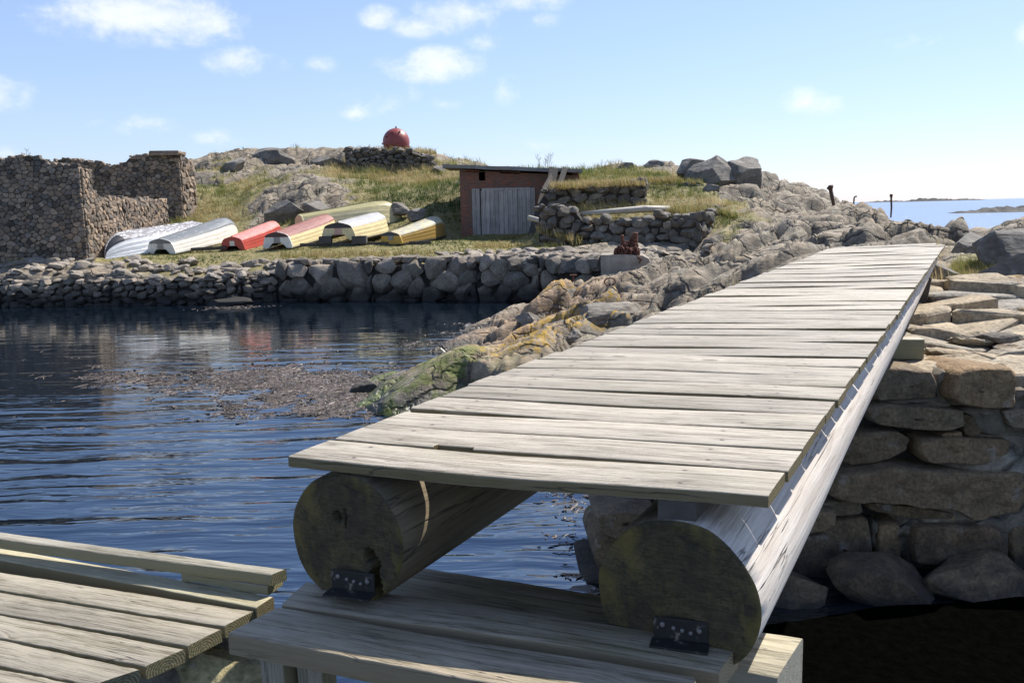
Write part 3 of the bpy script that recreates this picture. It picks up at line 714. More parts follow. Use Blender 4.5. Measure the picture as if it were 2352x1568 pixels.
# points given by height (below the water): column, height, distance
CPZ = [(2220, -.6, 30), (2300, -.6, 27), (2500, -.8, 30), (2200, -.7, 42), (2100, -.8, 50), (2000, -.8, 56), (1850, -.8, 60), (1600, -.6, 66), (1200, 1, 75), (2400, -.8, 50), (2800, -.8, 35), (600, 3, 80), (0, 2, 80), (-600, 2, 80),
       # cove floor west of the ridge, waterline a little inside
       (760, -.15, 13.2), (830, -.1, 14.6), (900, -.12, 15.8), (1000, -.12, 18.2), (1100, -.15, 20.6), (1200, -.15, 23.8), (790, -.12, 12.2), (820, -.15, 11.2), (900, -.2, 10.4), (960, -.15, 9.9),
       (700, -.6, 13), (700, -.6, 16), (850, -.6, 19), (1000, -.6, 22), (400, -1, 14), (0, -1, 14), (400, -1, 20), (0, -1, 20), (-400, -1, 16), (-400, -1, 24), (800, -.8, 8), (400, -1, 8), (1100, -.7, 8), (1300, -.7, 7), (1500, -.7, 7.5), (1100, -.3, 9.6), (1300, .0, 9.4), (1500, .2, 9.5), (1650, .5, 9.5),
       (1800, 1.2, 11), (1900, 1.4, 11), (2050, 1.45, 11), (1900, .6, 8), (2000, 1.15, 8.2), (1750, -.4, 7), (1900, -.4, 5.4), (2200, -.5, 5), (2352, -.5, 4.6), (2600, -.3, 4.5), (2000, -.6, 4), (1200, -.8, 4), (0, -1, 4), (-600, -1, 6)]


def build_rbf():
    P = []; val = []
    for (px, py, Y, g, rg) in CP:
        p = aty(px, py, Y); P.append((p.x, p.y)); val.append((p.z, g, rg))
    for (px, z, Y) in CPZ:
        d = ray(px, 600); P.append((d[0] / d[1] * Y, Y)); val.append((z, -0.3, 0.15))
    P = np.array(P); val = np.array(val)
    q = uv(P[:, 0], P[:, 1])
    D = np.linalg.norm(q[:, None] - q[None], axis=2)
    n = len(P)
    A = np.zeros((n + 1, n + 1)); A[:n, :n] = -D - np.eye(n) * 0.01; A[:n, n] = 1; A[n, :n] = 1
    b = np.vstack([val, np.zeros((1, 3))])
    return q, np.linalg.solve(A, b)


def uv(x, y):
    y = np.maximum(y, 1.0)
    return np.stack([x / y * 14, np.log(y) * 9.0], -1)


RQ, RWT = build_rbf()
# quay edge: image column on the waterline, distance -> polyline in plan
QL = [(-700, 26.8), (0, 26.8), (250, 26.6), (470, 26.2), (560, 26.6), (640, 26.9), (860, 26.4), (1100, 25.6), (1245, 25.0), (1340, 23.9), (1385, 23.2)]
QXY = np.array([((c - 1176) / FPX * y, y) for c, y in QL])


def quay_y(x):
    return np.interp(x, QXY[:, 0], QXY[:, 1])


def base_h(x, y):
    shp = x.shape; x = x.ravel(); y = y.ravel()
    out = np.empty((x.size, 3))
    q = uv(x, y)
    for s in range(0, x.size, 20000):
        d = np.sqrt(((q[s:s + 20000, None, :] - RQ[None]) ** 2).sum(2))
        out[s:s + 20000] = -d @ RWT[:-1] + RWT[-1]
    return [out[:, i].reshape(shp) for i in range(3)]


def height(x, y, full=False):
    z, g, rg = base_h(x, y)
    rg = np.clip(rg, 0.02, 0.6)
    ca, sa = math.cos(R(38)), math.sin(R(38))
    wx = x + 0.35 * vnoise2(x * 0.9, y * 0.9, 31); wy = y + 0.35 * vnoise2(x * 0.9 + 5, y * 0.9, 32)
    a = wx * ca + wy * sa; c = -wx * sa + wy * ca      # a runs along the strata
    rock = np.clip(1.15 - np.clip(g, 0, 1) * 1.0, 0.15, 1)
    near = sstep(26, 15, y)
    f1, e1 = domes(a * 0.36, c * 0.62, 3, 1.1, 0.5, 0.7)
    f2, e2 = domes(a * 0.95 + 3, c * 1.6, 5, 1.2, 0.8, 0.8)
    f3, e3 = domes(a * 2.7 + 3, c * 4.4, 8, 1.2, 0.8, 0.8)
    big = fbm2(a * 0.35, c * 0.6, 4, 11)
    def ledge(fr, sd, sharp):
        q = c * fr + 0.9 * vnoise2(a * fr * 0.55, c * fr * 0.4, sd) + 0.25 * vnoise2(a * fr * 2.1, c * fr, sd + 1)
        f = q - np.floor(q); cell = np.floor(q)
        amp = 0.35 + 0.65 * _h(cell, np.floor(a * fr * 0.5 + 3 * _h(cell, cell, np.zeros_like(cell), sd)), np.zeros_like(cell), sd + 2)
        nxt = np.where(f < sharp, f / sharp, (1 - f) / (1 - sharp))
        return amp * nxt, sstep(0.10, 0.0, np.abs(f - sharp * .25))
    l1, k1 = ledge(0.62, 51, 0.2); l2, k2 = ledge(1.9, 55, 0.2)
    led = 1.35 * (l1 - .4) + 0.16 * (l2 - .4)
    d = rg * (1.6 * (f1 - .2) + 0.6 * (f2 - .3) + 0.05 * (f3 - .3) + led + 0.5 * big + 0.04 * fbm2(a * 1.6, c * 7, 3, 19))
    crack = np.maximum(sstep(0.07, 0.0, e1) * 0.9, np.maximum(np.maximum(sstep(0.08, 0.0, e2) * 0.75, np.maximum(k1 * .8, k2 * .5)), sstep(0.08, 0, e3) * .4))
    d = d - rg * 0.34 * crack
    z2 = z + d * (0.35 + 0.65 * rock)
    z2 = z2 + 0.05 * np.clip(g, 0, 1) * fbm2(x * 2.2, y * 2.2, 3, 23)
    # the quay: land stops at the wall line, the cove bottom is in front of it
    qd = y - quay_y(x)
    inland = sstep(0.15, 0.45, qd)
    sel = (x < QXY[-1, 0]) & (y > 20)
    z2 = np.where(sel & (qd < 0.45), np.minimum(z2, -0.8 * (1 - inland) + z2 * inland), z2)
    # the pier: fill sits under its flagstones
    inp = sstep(5.5, 5.9, y) * sstep(9.2, 8.4, y) * sstep(0.9, 1.3, x)
    z2 = z2 - 0.16 * inp
    z2 = np.where((y < 5.9) & (y > 3) & (x > 0.6), np.minimum(z2, -0.35), z2)
    z2 = np.where(y < 5.9, np.minimum(z2, -0.3), z2)
    if not full: return z2
    v1 = _h(np.floor(a * 0.42 * 1.0), np.floor(c * 0.95), np.zeros_like(a), 77)
    vary = np.clip(0.5 + 0.5 * f2 + 0.35 * big, 0, 1)
    return z2, g, rg, crack * np.clip(rg * 4, 0, 1), vary


def build_terrain():
    nt_, nr = 860, 640
    th = np.linspace(R(-41), R(42), nt_); rr = np.exp(np.linspace(math.log(4.6), math.log(92), nr))
    T, RR = np.meshgrid(th, rr)
    X = np.tan(T) * RR; Y = RR
    Z, g, rg, crack, vary = height(X, Y, True)
    # turf prefers level ground
    dzr = np.gradient(Z, axis=0) / np.gradient(Y, axis=0); dzt = np.gradient(Z, axis=1) / np.maximum(1e-6, np.abs(np.gradient(X, axis=1)))
    slope = np.sqrt(dzr ** 2 + dzt ** 2)
    turf = g + 0.45 * fbm2(X * 0.35, Y * 0.35, 4, 41) - 0.35 * np.clip(slope - 0.55, 0, 1.5) + 0.05
    turf = np.clip(turf - .04 * sstep(36.5, 39, Y) * (X < 0), 0, 1)
    blob = lambda px, py, Yd, r: np.exp(-(((X - aty(px, py, Yd).x) ** 2 + (Y - Yd) ** 2) / r ** 2))
    pink = np.clip(1.2 * blob(1120, 760, 15.6, 1.7) + 1.0 * blob(1000, 800, 14.2, 1.5) + 1.0 * blob(1200, 720, 16.4, 1.6) + .6 * blob(980, 790, 15, 1.2) + .7 * blob(1150, 840, 12, .8) + 0.6 * blob(2230, 720, 8.5, 1.3) + .4 * fbm2(X * .3, Y * .3, 3, 60), 0, 1)
    lich = np.clip(1.0 * blob(1290, 740, 14.5, .9) + .9 * blob(1340, 720, 14.8, .8) + .9 * blob(1190, 835, 12.2, .7) + .8 * blob(1270, 690, 17, .9) + .8 * blob(2300, 670, 9.8, .8) + .5 * blob(1500, 620, 20.5, 1.5) + 0.35, 0, 1)
    alg = np.clip(1.3 * blob(860, 925, 11.8, 1.0) + 1.1 * blob(850, 850, 13.4, .9) + 1.3 * blob(960, 915, 11.5, 1.0) + .8 * blob(930, 870, 12.6, .8), 0, 1)
    keep = ~((Z < -0.9))
    n = nt_
    idx = np.arange(nt_ * nr).reshape(nr, nt_)
    q = np.stack([idx[:-1, :-1], idx[:-1, 1:], idx[1:, 1:], idx[1:, :-1]], -1).reshape(-1, 4)
    zq = Z.ravel()[q]; q = q[zq.max(1) > -0.25]
    used = np.unique(q); rem = np.full(nt_ * nr, -1); rem[used] = np.arange(len(used)); q = rem[q]
    pick = lambda a: a.ravel()[used]
    v = np.stack([pick(X), pick(Y), pick(Z)], 1).astype(np.float32)
    me = bpy.data.meshes.new('rocky_ground')
    me.vertices.add(len(v)); me.vertices.foreach_set('co', v.ravel())
    me.loops.add(q.size); me.loops.foreach_set('vertex_index', q.ravel().astype(np.int32))
    me.polygons.add(len(q)); me.polygons.foreach_set('loop_start', np.arange(0, q.size, 4, dtype=np.int32)); me.polygons.foreach_set('loop_total', np.full(len(q), 4, np.int32))
    me.update(calc_edges=True); me.validate()
    me.polygons.foreach_set('use_smooth', np.ones(len(me.polygons), bool))
    for k, a in (('grass', turf), ('pink', pink), ('crack', crack), ('vary', vary), ('lichen', lich), ('algae', alg)):
        at = me.attributes.new(k, 'FLOAT', 'POINT'); at.data.foreach_set('value', pick(a).astype(np.float32))
    me.materials.append(M['terrain'])
    o = bpy.data.objects.new('rocky_ground', me); COL.objects.link(o)
    tag(o, 'grey coastal bedrock and turf rising behind the cove', kind='structure')
    return X, Y, Z, turf, slope


TX, TY, TZ, TURF, TSL = build_terrain()


def ground(x, y):
    return float(height(np.array([x]), np.array([y]))[0])


# ------------------------------------------------------------------ stones
def rock_shape(seed, size=(1, 1, 1), sub=3, cuts=14, nz=0.06, flat=0.75):
    rng = random.Random(seed)
    bm = bmesh.new(); bmesh.ops.create_icosphere(bm, subdivisions=sub, radius=1.0)
    p = np.array([v.co[:] for v in bm.verts]); fs = [tuple(v.index for v in f.verts) for f in bm.faces]; bm.free()
    p = np.sign(p) * np.abs(p) ** 0.8
    for _ in range(cuts):
        n = np.array([rng.gauss(0, 1), rng.gauss(0, 1), rng.gauss(0, 1)]); n /= np.linalg.norm(n)
        d = rng.uniform(flat - 0.14, flat + 0.12); k = p @ n
        p = p - np.outer(np.maximum(k - d, 0), n)
    p = p + p * (nz * fbm3(p + seed * 3.1, 1.6, 3, seed))[:, None]
    p = p * np.array(size)
    return p, fs


def rock_obj(name, seed, loc, size, rz=0.0, tilt=(0, 0), sub=4, cuts=14, m='boulder', label=None, cat='boulder', group=None, flat=0.75, nz=0.08):
    p, fs = rock_shape(seed, size, sub, cuts, nz, flat)
    o = mesh_obj(name, p, fs, M[m], smooth=False, tint=np.full(len(p), random.Random(seed).random()))
    o.location = loc; o.rotation_euler = (tilt[0], tilt[1], rz)
    if sub > 2: smooth_by_angle(o, 26)
    return tag(o, label, cat, group)


def voronoi_cells(seeds, w, h, asp):
    """clip every cell of the (stretched) Voronoi diagram of seeds in the rectangle w x h"""
    P = np.array(seeds, float); Q = P * np.array([1.0, asp]); out = []
    W, H = w, h * asp
    for i in range(len(Q)):
        d = ((Q - Q[i]) ** 2).sum(1); nb = np.argsort(d)[1:17]
        poly = [np.array(c, float) for c in ((0, 0), (W, 0), (W, H), (0, H))]
        for j in nb:
            mid = (Q[i] + Q[j]) / 2; nrm = Q[j] - Q[i]
            res = []
            for k in range(len(poly)):
                a, b = poly[k], poly[(k + 1) % len(poly)]
                da, db = (a - mid) @ nrm, (b - mid) @ nrm
                if da <= 0: res.append(a)
                if da * db < 0: res.append(a + (b - a) * (da / (da - db)))
            poly = res
            if len(poly) < 3: break
        out.append([q / np.array([1.0, asp]) for q in poly] if len(poly) >= 3 else None)
    return out


def chaikin(poly, n=1, r=0.25):
    for _ in range(n):
        o = []
        for i in range(len(poly)):
            a, b = poly[i], poly[(i + 1) % len(poly)]
            if np.linalg.norm(b - a) < 1e-6: continue
            o += [a + (b - a) * r, b - (b - a) * r]
        poly = o
    return poly


def stone_cell(mb, poly, frame, rng, gap=0.02, bulge=0.08, back=0.15, tint=None, mi=0, round_=0.2, prof=None, rough=0.3, sub=1, lift=0.0, fine=0):
    """one stone: outline poly (s,t) in the wall plane, standing proud of it"""
    O, U, V, Nn = frame
    poly = [np.array(q, float) for q in poly]
    if fine:
        lens = [np.linalg.norm(poly[(i + 1) % len(poly)] - poly[i]) for i in range(len(poly))]
    c = sum(poly) / len(poly)
    r = np.mean([np.linalg.norm(q - c) for q in poly])
    if r < 0.02: return
    pl = chaikin(poly, sub, round_)
    if fine:
        pl = [q for i in range(len(pl)) for q in [pl[i] + (pl[(i + 1) % len(pl)] - pl[i]) * t for t in np.linspace(0, 1, max(2, int(np.linalg.norm(pl[(i + 1) % len(pl)] - pl[i]) / fine) + 1))[:-1]]]
    k0 = max(0.5, 1 - gap / r)
    tx, ty = (rng.random() - .5) * rough, (rng.random() - .5) * rough
    b = bulge * (0.6 + 0.8 * rng.random())
    prof = prof or [(k0, -back), (k0, b * 0.35), (k0 * 0.93, b * 0.78), (k0 * 0.72, b)]
    vs = []; n = len(pl)
    for (k, d) in prof:
        for q in pl:
            e = c + (q - c) * k
            dd = d if d < 0 else d + (tx * (e[0] - c[0]) + ty * (e[1] - c[1])) + (0 if fine else (rng.random() - .5) * 0.12 * bulge) + lift
            vs.append(O + U * e[0] + V * e[1] + Nn * dd)
    vs.append(O + U * c[0] + V * c[1] + Nn * (b * (1.0 + 0.15 * (rng.random() - .5)) + lift))
    fs = []
    for i in range(len(prof) - 1):
        fs += [(i * n + k, i * n + (k + 1) % n, (i + 1) * n + (k + 1) % n, (i + 1) * n + k) for k in range(n)]
    L = (len(prof) - 1) * n
    fs += [(L + k, L + (k + 1) % n, len(vs) - 1) for k in range(n)]
    mb.add(vs, fs, mi, rng.random() if tint is None else tint)


def mixed_seeds(rng, w, h, size, asp, big=None):
    """stone centres, big stones first and smaller ones in the gaps"""
    acc = []; cell = {}; H = h * asp; g = size * 1.1
    for k, (r, tries) in enumerate(((1.25, 5), (0.95, 9), (0.7, 16), (0.48, 26), (0.36, 22))):
        n = int(tries * w * H / (size * size))
        for _ in range(n):
            x, y = rng.random() * w, rng.random() * H; rr = r * size * 0.5 * (big(y / H) if big else 1)
            ok = True; gx, gy = int(x / g), int(y / g)
            for i in (gx - 1, gx, gx + 1):
                for j in (gy - 1, gy, gy + 1):
                    for (px, py, pr) in cell.get((i, j), ()):
                        if (px - x) ** 2 + (py - y) ** 2 < (0.92 * (rr + pr)) ** 2: ok = False; break
                    if not ok: break
                if not ok: break
            if ok:
                cell.setdefault((gx, gy), []).append((x, y, rr)); acc.append((x, y / asp))
    return acc


def masonry(name, P0, P1, h, size, mats, seed, parent=None, asp=1.6, top=None, bulge=0.08, gap=0.015, seeds=None, lean=0.0, jitter=0.75, rows=False, rocks=0.0, big=None, thick=0.5, wallback=True, rough=0.55):
    """a stone-faced wall from P0 to P1 (feet of the visible face), h high; its face looks to the right of P0->P1 turned by -90 degrees"""
    rng = random.Random(seed)
    P0 = Vector(P0); P1 = Vector(P1); U = (P1 - P0); w = U.length; U = U / w
    Nn = Vector((U.y, -U.x, 0)).normalized(); V = (Vector((0, 0, 1)) - Nn * lean).normalized()
    U_, V_, N_, O_ = (np.array(q[:]) for q in (U, V, Nn, P0))
    if seeds is None:
        if rows:
            seeds = []; dy = size / asp; y = dy * .45
            while y < h + dy * .4:
                x = -size * rng.random() * .5; hh_ = dy * rng.uniform(.75, 1.25)
                while x < w + size * .3:
                    st = size * rng.uniform(.6, 1.6); seeds.append((x + st / 2, y + hh_ * .5 + (rng.random() - .5) * dy * .3)); x += st
                y += hh_
            seeds = [q for q in seeds if -.02 < q[0] < w + .02 and q[1] < h + .1]
        else: seeds = mixed_seeds(rng, w, h, size, asp, big)
    cells = voronoi_cells(seeds, w, h, asp)
    mb = MB(); tp = top or (lambda s: h)
    for pc in cells:
        if pc is None: continue
        c = sum(pc) / len(pc)
        if c[1] > tp(c[0]): continue
        if rocks:
            lo = np.min(pc, 0); hi = np.max(pc, 0); e = (hi - lo) / 2 * rng.uniform(.98, 1.2)
            if e[0] < .03: continue
            sm = size < .3
            dpt = min(.12, max(e) * .5 + .03) if sm else min(.34, max(e) * .75 + .03)
            if sm: e = e * 1.1
            p, f = rock_shape(rng.randrange(10 ** 6), (e[0] * 1.12, dpt, e[1] * 1.12), 3 if size > .3 else 2, 17, .07, .66)
            ta = (rng.random() - .5) * .35; ca, sa = math.cos(ta), math.sin(ta); tb = (rng.random() - .5) * (.2 if sm else .5)
            px_ = p[:, 0] * ca - p[:, 2] * sa; pz_ = p[:, 0] * sa + p[:, 2] * ca; py_ = p[:, 1] + tb * px_
            c2 = (lo + hi) / 2
            P_ = O_ + np.outer(c2[0] + px_, U_) + np.outer(c2[1] + pz_, V_) + np.outer(rocks - dpt * (.8 if sm else .55) - py_ + rng.uniform(-.05, .05) * (.4 if sm else 1), N_)
            mb.add(P_, f, 0, rng.random()); continue
        stone_cell(mb, pc, (O_, U_, V_, N_), rng, gap * rng.uniform(.5, 1.6), bulge * rng.uniform(.6, 1.4), 0.12, round_=rng.uniform(.06, .27), rough=rough)
    # hearting behind the face
    ns = max(2, int(w / 0.3)); vs = []; fs = []
    for i in range(ns + 1):
        s = w * i / ns; tt = max(0.05, min(h, tp(s)) - size * 0.45)
        for (d, t) in ((-0.03, 0), (-0.03, tt), (-thick, tt), (-thick, 0)):
            vs.append(O_ + U_ * s + V_ * t + N_ * d)
    for i in range(ns):
        a = i * 4; b = a + 4
        fs += [(a, b, b + 1, a + 1), (a + 1, b + 1, b + 2, a + 2), (a + 2, b + 2, b + 3, a + 3)]
    fs += [(0, 1, 2, 3), (ns * 4 + 3, ns * 4 + 2, ns * 4 + 1, ns * 4)]
    mb.add(vs, fs, 1, 0.2)
    # coping: rough stones along the broken top
    s = 0.0
    while s < w:
        sz = size * rng.uniform(0.35, 0.62)
        for d in (0.12, thick * 0.55, thick * 0.9):
            if rng.random() < 0.2: continue
            p, f = rock_shape(rng.randrange(10 ** 6), (sz, sz * 0.8, sz * 0.5), 1, 8, 0.05)
            a = rng.random() * 6.28; ca, sa = math.cos(a), math.sin(a)
            p = np.stack([p[:, 0] * ca - p[:, 1] * sa, p[:, 0] * sa + p[:, 1] * ca, p[:, 2]], 1)
            t = min(h, tp(s)) - size * 0.12 * rng.random() - size * 0.12
            mb.add(p + (O_ + U_ * s + V_ * t - N_ * d), f, 0, rng.random())
        s += sz * 1.5
    o = mb.obj(name, mats, parent)
    if rocks: smooth_by_angle(o, 28)
    return o


# ------------------------------------------------------------------ ruined stone house on the left
def build_ruin():
    root = empty('stone_ruin', (-13.9, 29.4, 1.3), 0, 'roofless ruin of brown rubble stone walls at the left end of the quay', 'ruin')
    inv = -Vector(root.location)
    X0 = aty(193, 500, 29.2).x
    A = Vector((-22, 29.2, 1.05)) + inv; B = Vector((X0, 29.2, 1.05)) + inv
    w = (B - A).length
    hh = 2.6 - 1.05 + (506 - 372) / FPX * 29.2
    tp = lambda s: hh + 0.18 * math.sin(s * 1.3 + 0.4) * 0.5 + (0.22 * math.exp(-((s - w + 1.9) / 1.0) ** 2)) - 0.1
    masonry('front_wall', A, B, hh + 0.3, 0.245, [M['ruin'], M['ruinjoint']], 5, root, 1.35, tp, 0.035, 0.006, thick=0.6)
    Y1 = 36.2
    C = Vector((X0, 29.25, 1.05)) + inv; D = Vector((X0 + 0.05, Y1, 1.05)) + inv
    h2 = 3.75 - 1.05 + .25

    def tp2(s):
        return hh - .06 if s < 0.64 else (h2 - .42 if s < 1.0 else (h2 - 0.60 - 0.01 * s + 0.05 * math.sin(s * 3)))
    masonry('side_wall', C, D, h2 + .3, 0.25, [M['ruin'], M['ruinjoint']], 6, root, 1.2, tp2, 0.045, 0.009, thick=0.5)
    xr = aty(416, 420, 38.0).x
    E = Vector((-19.5, 38.0, 1.4)) + inv; F = Vector((xr, 38.0, 1.4)) + inv
    h3 = 2.6 - 1.4 + (500 - 357) / FPX * 38.0
    w3 = (F - E).length
    tp3 = lambda s: h3 if s > w3 - 2.2 else (h3 - 0.18 + 0.12 * math.sin(s * 2.1) - (0.12 if s > w3 - 3.2 else 0))
    masonry('back_wall', E, F, h3 + .2, 0.28, [M['ruin'], M['ruinjoint']], 7, root, 1.35, tp3, 0.035, 0.006, thick=0.8)
    G = Vector((xr, 38.05, 1.4)) + inv; H = Vector((xr + .05, 39.6, 1.4)) + inv
    masonry('back_wall_return', G, H, h3, 0.36, [M['ruin'], M['ruinjoint']], 8, root, 1.2, lambda s: h3 - 0.15 * s, 0.045, 0.009, thick=0.7)
    mb = MB(); rng = random.Random(3)
    mb.box(Vector((xr - 0.55, 38.2, 1.4 + h3 + 0.02)) + inv, (1.25, 0.9, 0.16), None, 0, 0.4, 0.08, rng, 0.03)
    mb.obj('cap_stone', [M['ruin']], root)


build_ruin()

# ------------------------------------------------------------------ quay walls
def qpt(c, dz=0.0):
    y = float(np.interp(c, [a for a, b in QL], [b for a, b in QL])); return Vector(((c - 1176) / FPX * y, y, dz))


def polywall(name, cols, h, size, seed, label, top=None, big=None, asp=1.5, lean=0.1, bulge=0.1, mats=None, gap=0.02):
    o0 = qpt(cols[0], -0.35)
    root = empty(name, o0, 0, label, 'quay wall')
    for i in range(len(cols) - 1):
        a = qpt(cols[i], -0.35) - o0; b = qpt(cols[i + 1], -0.35) - o0
        hh = h[i] if hasattr(h, '__len__') else h
        masonry('stone_facing', a, b, hh + .35, size, mats or [M['quay'], M['mortar']], seed + i, root, asp, None, bulge, gap, big=big, lean=lean, thick=0.7, rough=0.8, rocks=0.14)
    return root


polywall('rubble_quay_wall', [-700, 0, 250, 470, 560, 640], [.86, .86, .86, .82, .8, .95], 0.42, 21, 'low quay wall of small flat dry stones below the ruin', asp=1.7, lean=0.28, bulge=0.12)


def build_boulder_wall():
    """the middle quay: big boulders, seeded where the large stones of the wall sit"""
    o0 = qpt(640, -0.35)
    root = empty('boulder_quay_wall', o0, 0, 'quay wall of big grey boulders below the upturned boats', 'quay wall')
    seeds_px = [(672, 622), (738, 628), (808, 632), (880, 605), (925, 650), (872, 660), (944, 612), (1020, 645), (1048, 610), (1000, 680), (690, 668), (760, 668), (835, 682), (960, 672), (1085, 632), (1105, 668), (1150, 620), (1190, 640), (1130, 640), (1180, 610),
                (1230, 615), (1210, 670), (1250, 640), (1160, 672), (1060, 672), (900, 690), (720, 692), (650, 660), (648, 628), (1235, 600), (1100, 605), (1000, 602), (1290, 620), (1290, 650), (1340, 620), (1340, 650), (1270, 680), (1320, 600), (1370, 610), (1370, 650), (1270, 600)]
    segs = [(640, 860), (860, 1100), (1100, 1245), (1245, 1385)]
    for k, (c0, c1) in enumerate(segs):
        a = qpt(c0, -0.35); b = qpt(c1, -0.35); U = (b - a); w = U.length; U.normalize()
        hh = 0.35 + [1.26, 1.28, 1.3, 1.35][k]
        sd = []
        for (px, py) in seeds_px:
            if not (c0 - 30 <= px <= c1 + 30): continue
            d = ray(px, py); nrm = np.array((U.y, -U.x, 0)); o = np.array((a.x, a.y, a.z))
            t = ((o - np.array([0, 0, EYE])) @ nrm) / (d @ nrm); P = d * t + np.array([0, 0, EYE]) - o
            sd.append((P @ np.array(U[:]), P[2]))
        rng = random.Random(40 + k)
        sd += [(w * (i + .5) / int(w / .7), .18 + .1 * rng.random()) for i in range(int(w / .7))]
        masonry('stone_facing', a - o0, b - o0, hh, 0.55, [M['quay'], M['mortar']], 30 + k, root, 1.1, None, 0.2, 0.045, seeds=sd, lean=0.08, thick=0.8, rough=0.9, rocks=0.2)


build_boulder_wall()

STONE_TPL = []
for k in range(10):
    p, fs = rock_shape(500 + k, (1, 0.75 + 0.03 * k, 0.32 + 0.04 * (k % 4)), 2, 11, 0.05, 0.72)
    me = bpy.data.meshes.new('loose_stone'); me.from_pydata([tuple(q) for q in p], [], fs)
    a = me.attributes.new('tint', 'FLOAT', 'POINT'); a.data.foreach_set('value', np.full(len(p), (k * 0.37) % 1.0, np.float32))
    me.materials.append(M['loose']); me.update(); STONE_TPL.append(me)


def loose(x, y, s, rng, label, group, z=None, sink=0.25, tilt=0.35):
    o = bpy.data.objects.new('loose_stone', rng.choice(STONE_TPL)); COL.objects.link(o)
    zz = ground(x, y) if z is None else z
    o.location = (x, y, zz + s * (0.33 - sink)); o.scale = (s, s * rng.uniform(.7, 1.1), s * rng.uniform(0.75, 1.25))
    o.rotation_euler = (rng.uniform(-tilt, tilt), rng.uniform(-tilt, tilt), rng.uniform(0, 6.28))
    return tag(o, label, 'stone', group)


def scatter_loose():
    rng = random.Random(77)
    pts = []
    # flat stones shelving up behind the rubble wall on the left
    for i in range(125):
        c = rng.uniform(-40, 640); back = rng.random() ** 1.2 * (2.2 if c < 420 else 1.3)
        p = qpt(c); pts.append((p.x, p.y + 0.3 + back, rng.uniform(0.14, 0.34), 'L', back))
    for i in range(120):
        c = rng.uniform(1010, 1400); back = rng.random() ** 1.1 * 1.9
        p = qpt(c); pts.append((p.x, p.y + 0.25 + back, rng.uniform(0.12, 0.36), 'R', back))
    for i in range(14):
        c = rng.uniform(650, 1000); p = qpt(c); pts.append((p.x, p.y + 0.25 + rng.random() * 0.5, rng.uniform(0.12, 0.3), 'M', .3))
    for i in range(40):
        p = aty(rng.uniform(1400, 1640), 585, rng.uniform(23.8, 26.6)); pts.append((p.x, p.y, rng.uniform(0.1, 0.3), 'F', .3))
    zs = height(np.array([q[0] for q in pts]), np.array([q[1] for q in pts]))
    lab = {'L': ('flat loose stone on the shelving rubble top of the low quay wall below the ruin', 'loose stones on the rubble quay'),
           'R': ('angular loose stone heaped on the quay wall in front of the brick shed', 'loose stones in front of the shed'),
           'M': ('small loose stone on the turf edge above the big quay boulders', 'loose stones above the boulders'),
           'F': ('grey slab stone lying before the ruined foundation near the mooring block', 'slab stones by the mooring block')}
    for (x, y, s, k, back), z in zip(pts, zs):
        if k == 'L': z = max(z, 0.80 + 0.20 * back)
        if k == 'R': z = max(min(z, 2.0), 1.12 + 0.12 * back)
        loose(x, y, s, rng, lab[k][0], lab[k][1], z=z)
    # flat rock awash at the foot of the rubble wall
    p = onz(525, 699, 0.0)
    rock_obj('boulder', 91, (p.x, p.y, 0.02), (0.75, 0.35, 0.2), 0.1, m='quay', label='low flat dark rock awash at the foot of the rubble quay', nz=.05)
    rock_obj('boulder', 92, aty(1100, 991 * .5742, 30.6) - Vector((0, 0, .05)), (0.62, 0.3, 0.14), 0.1, m='boulder', label='flat grey rock in the turf in front of the yellow boat')


scatter_loose()

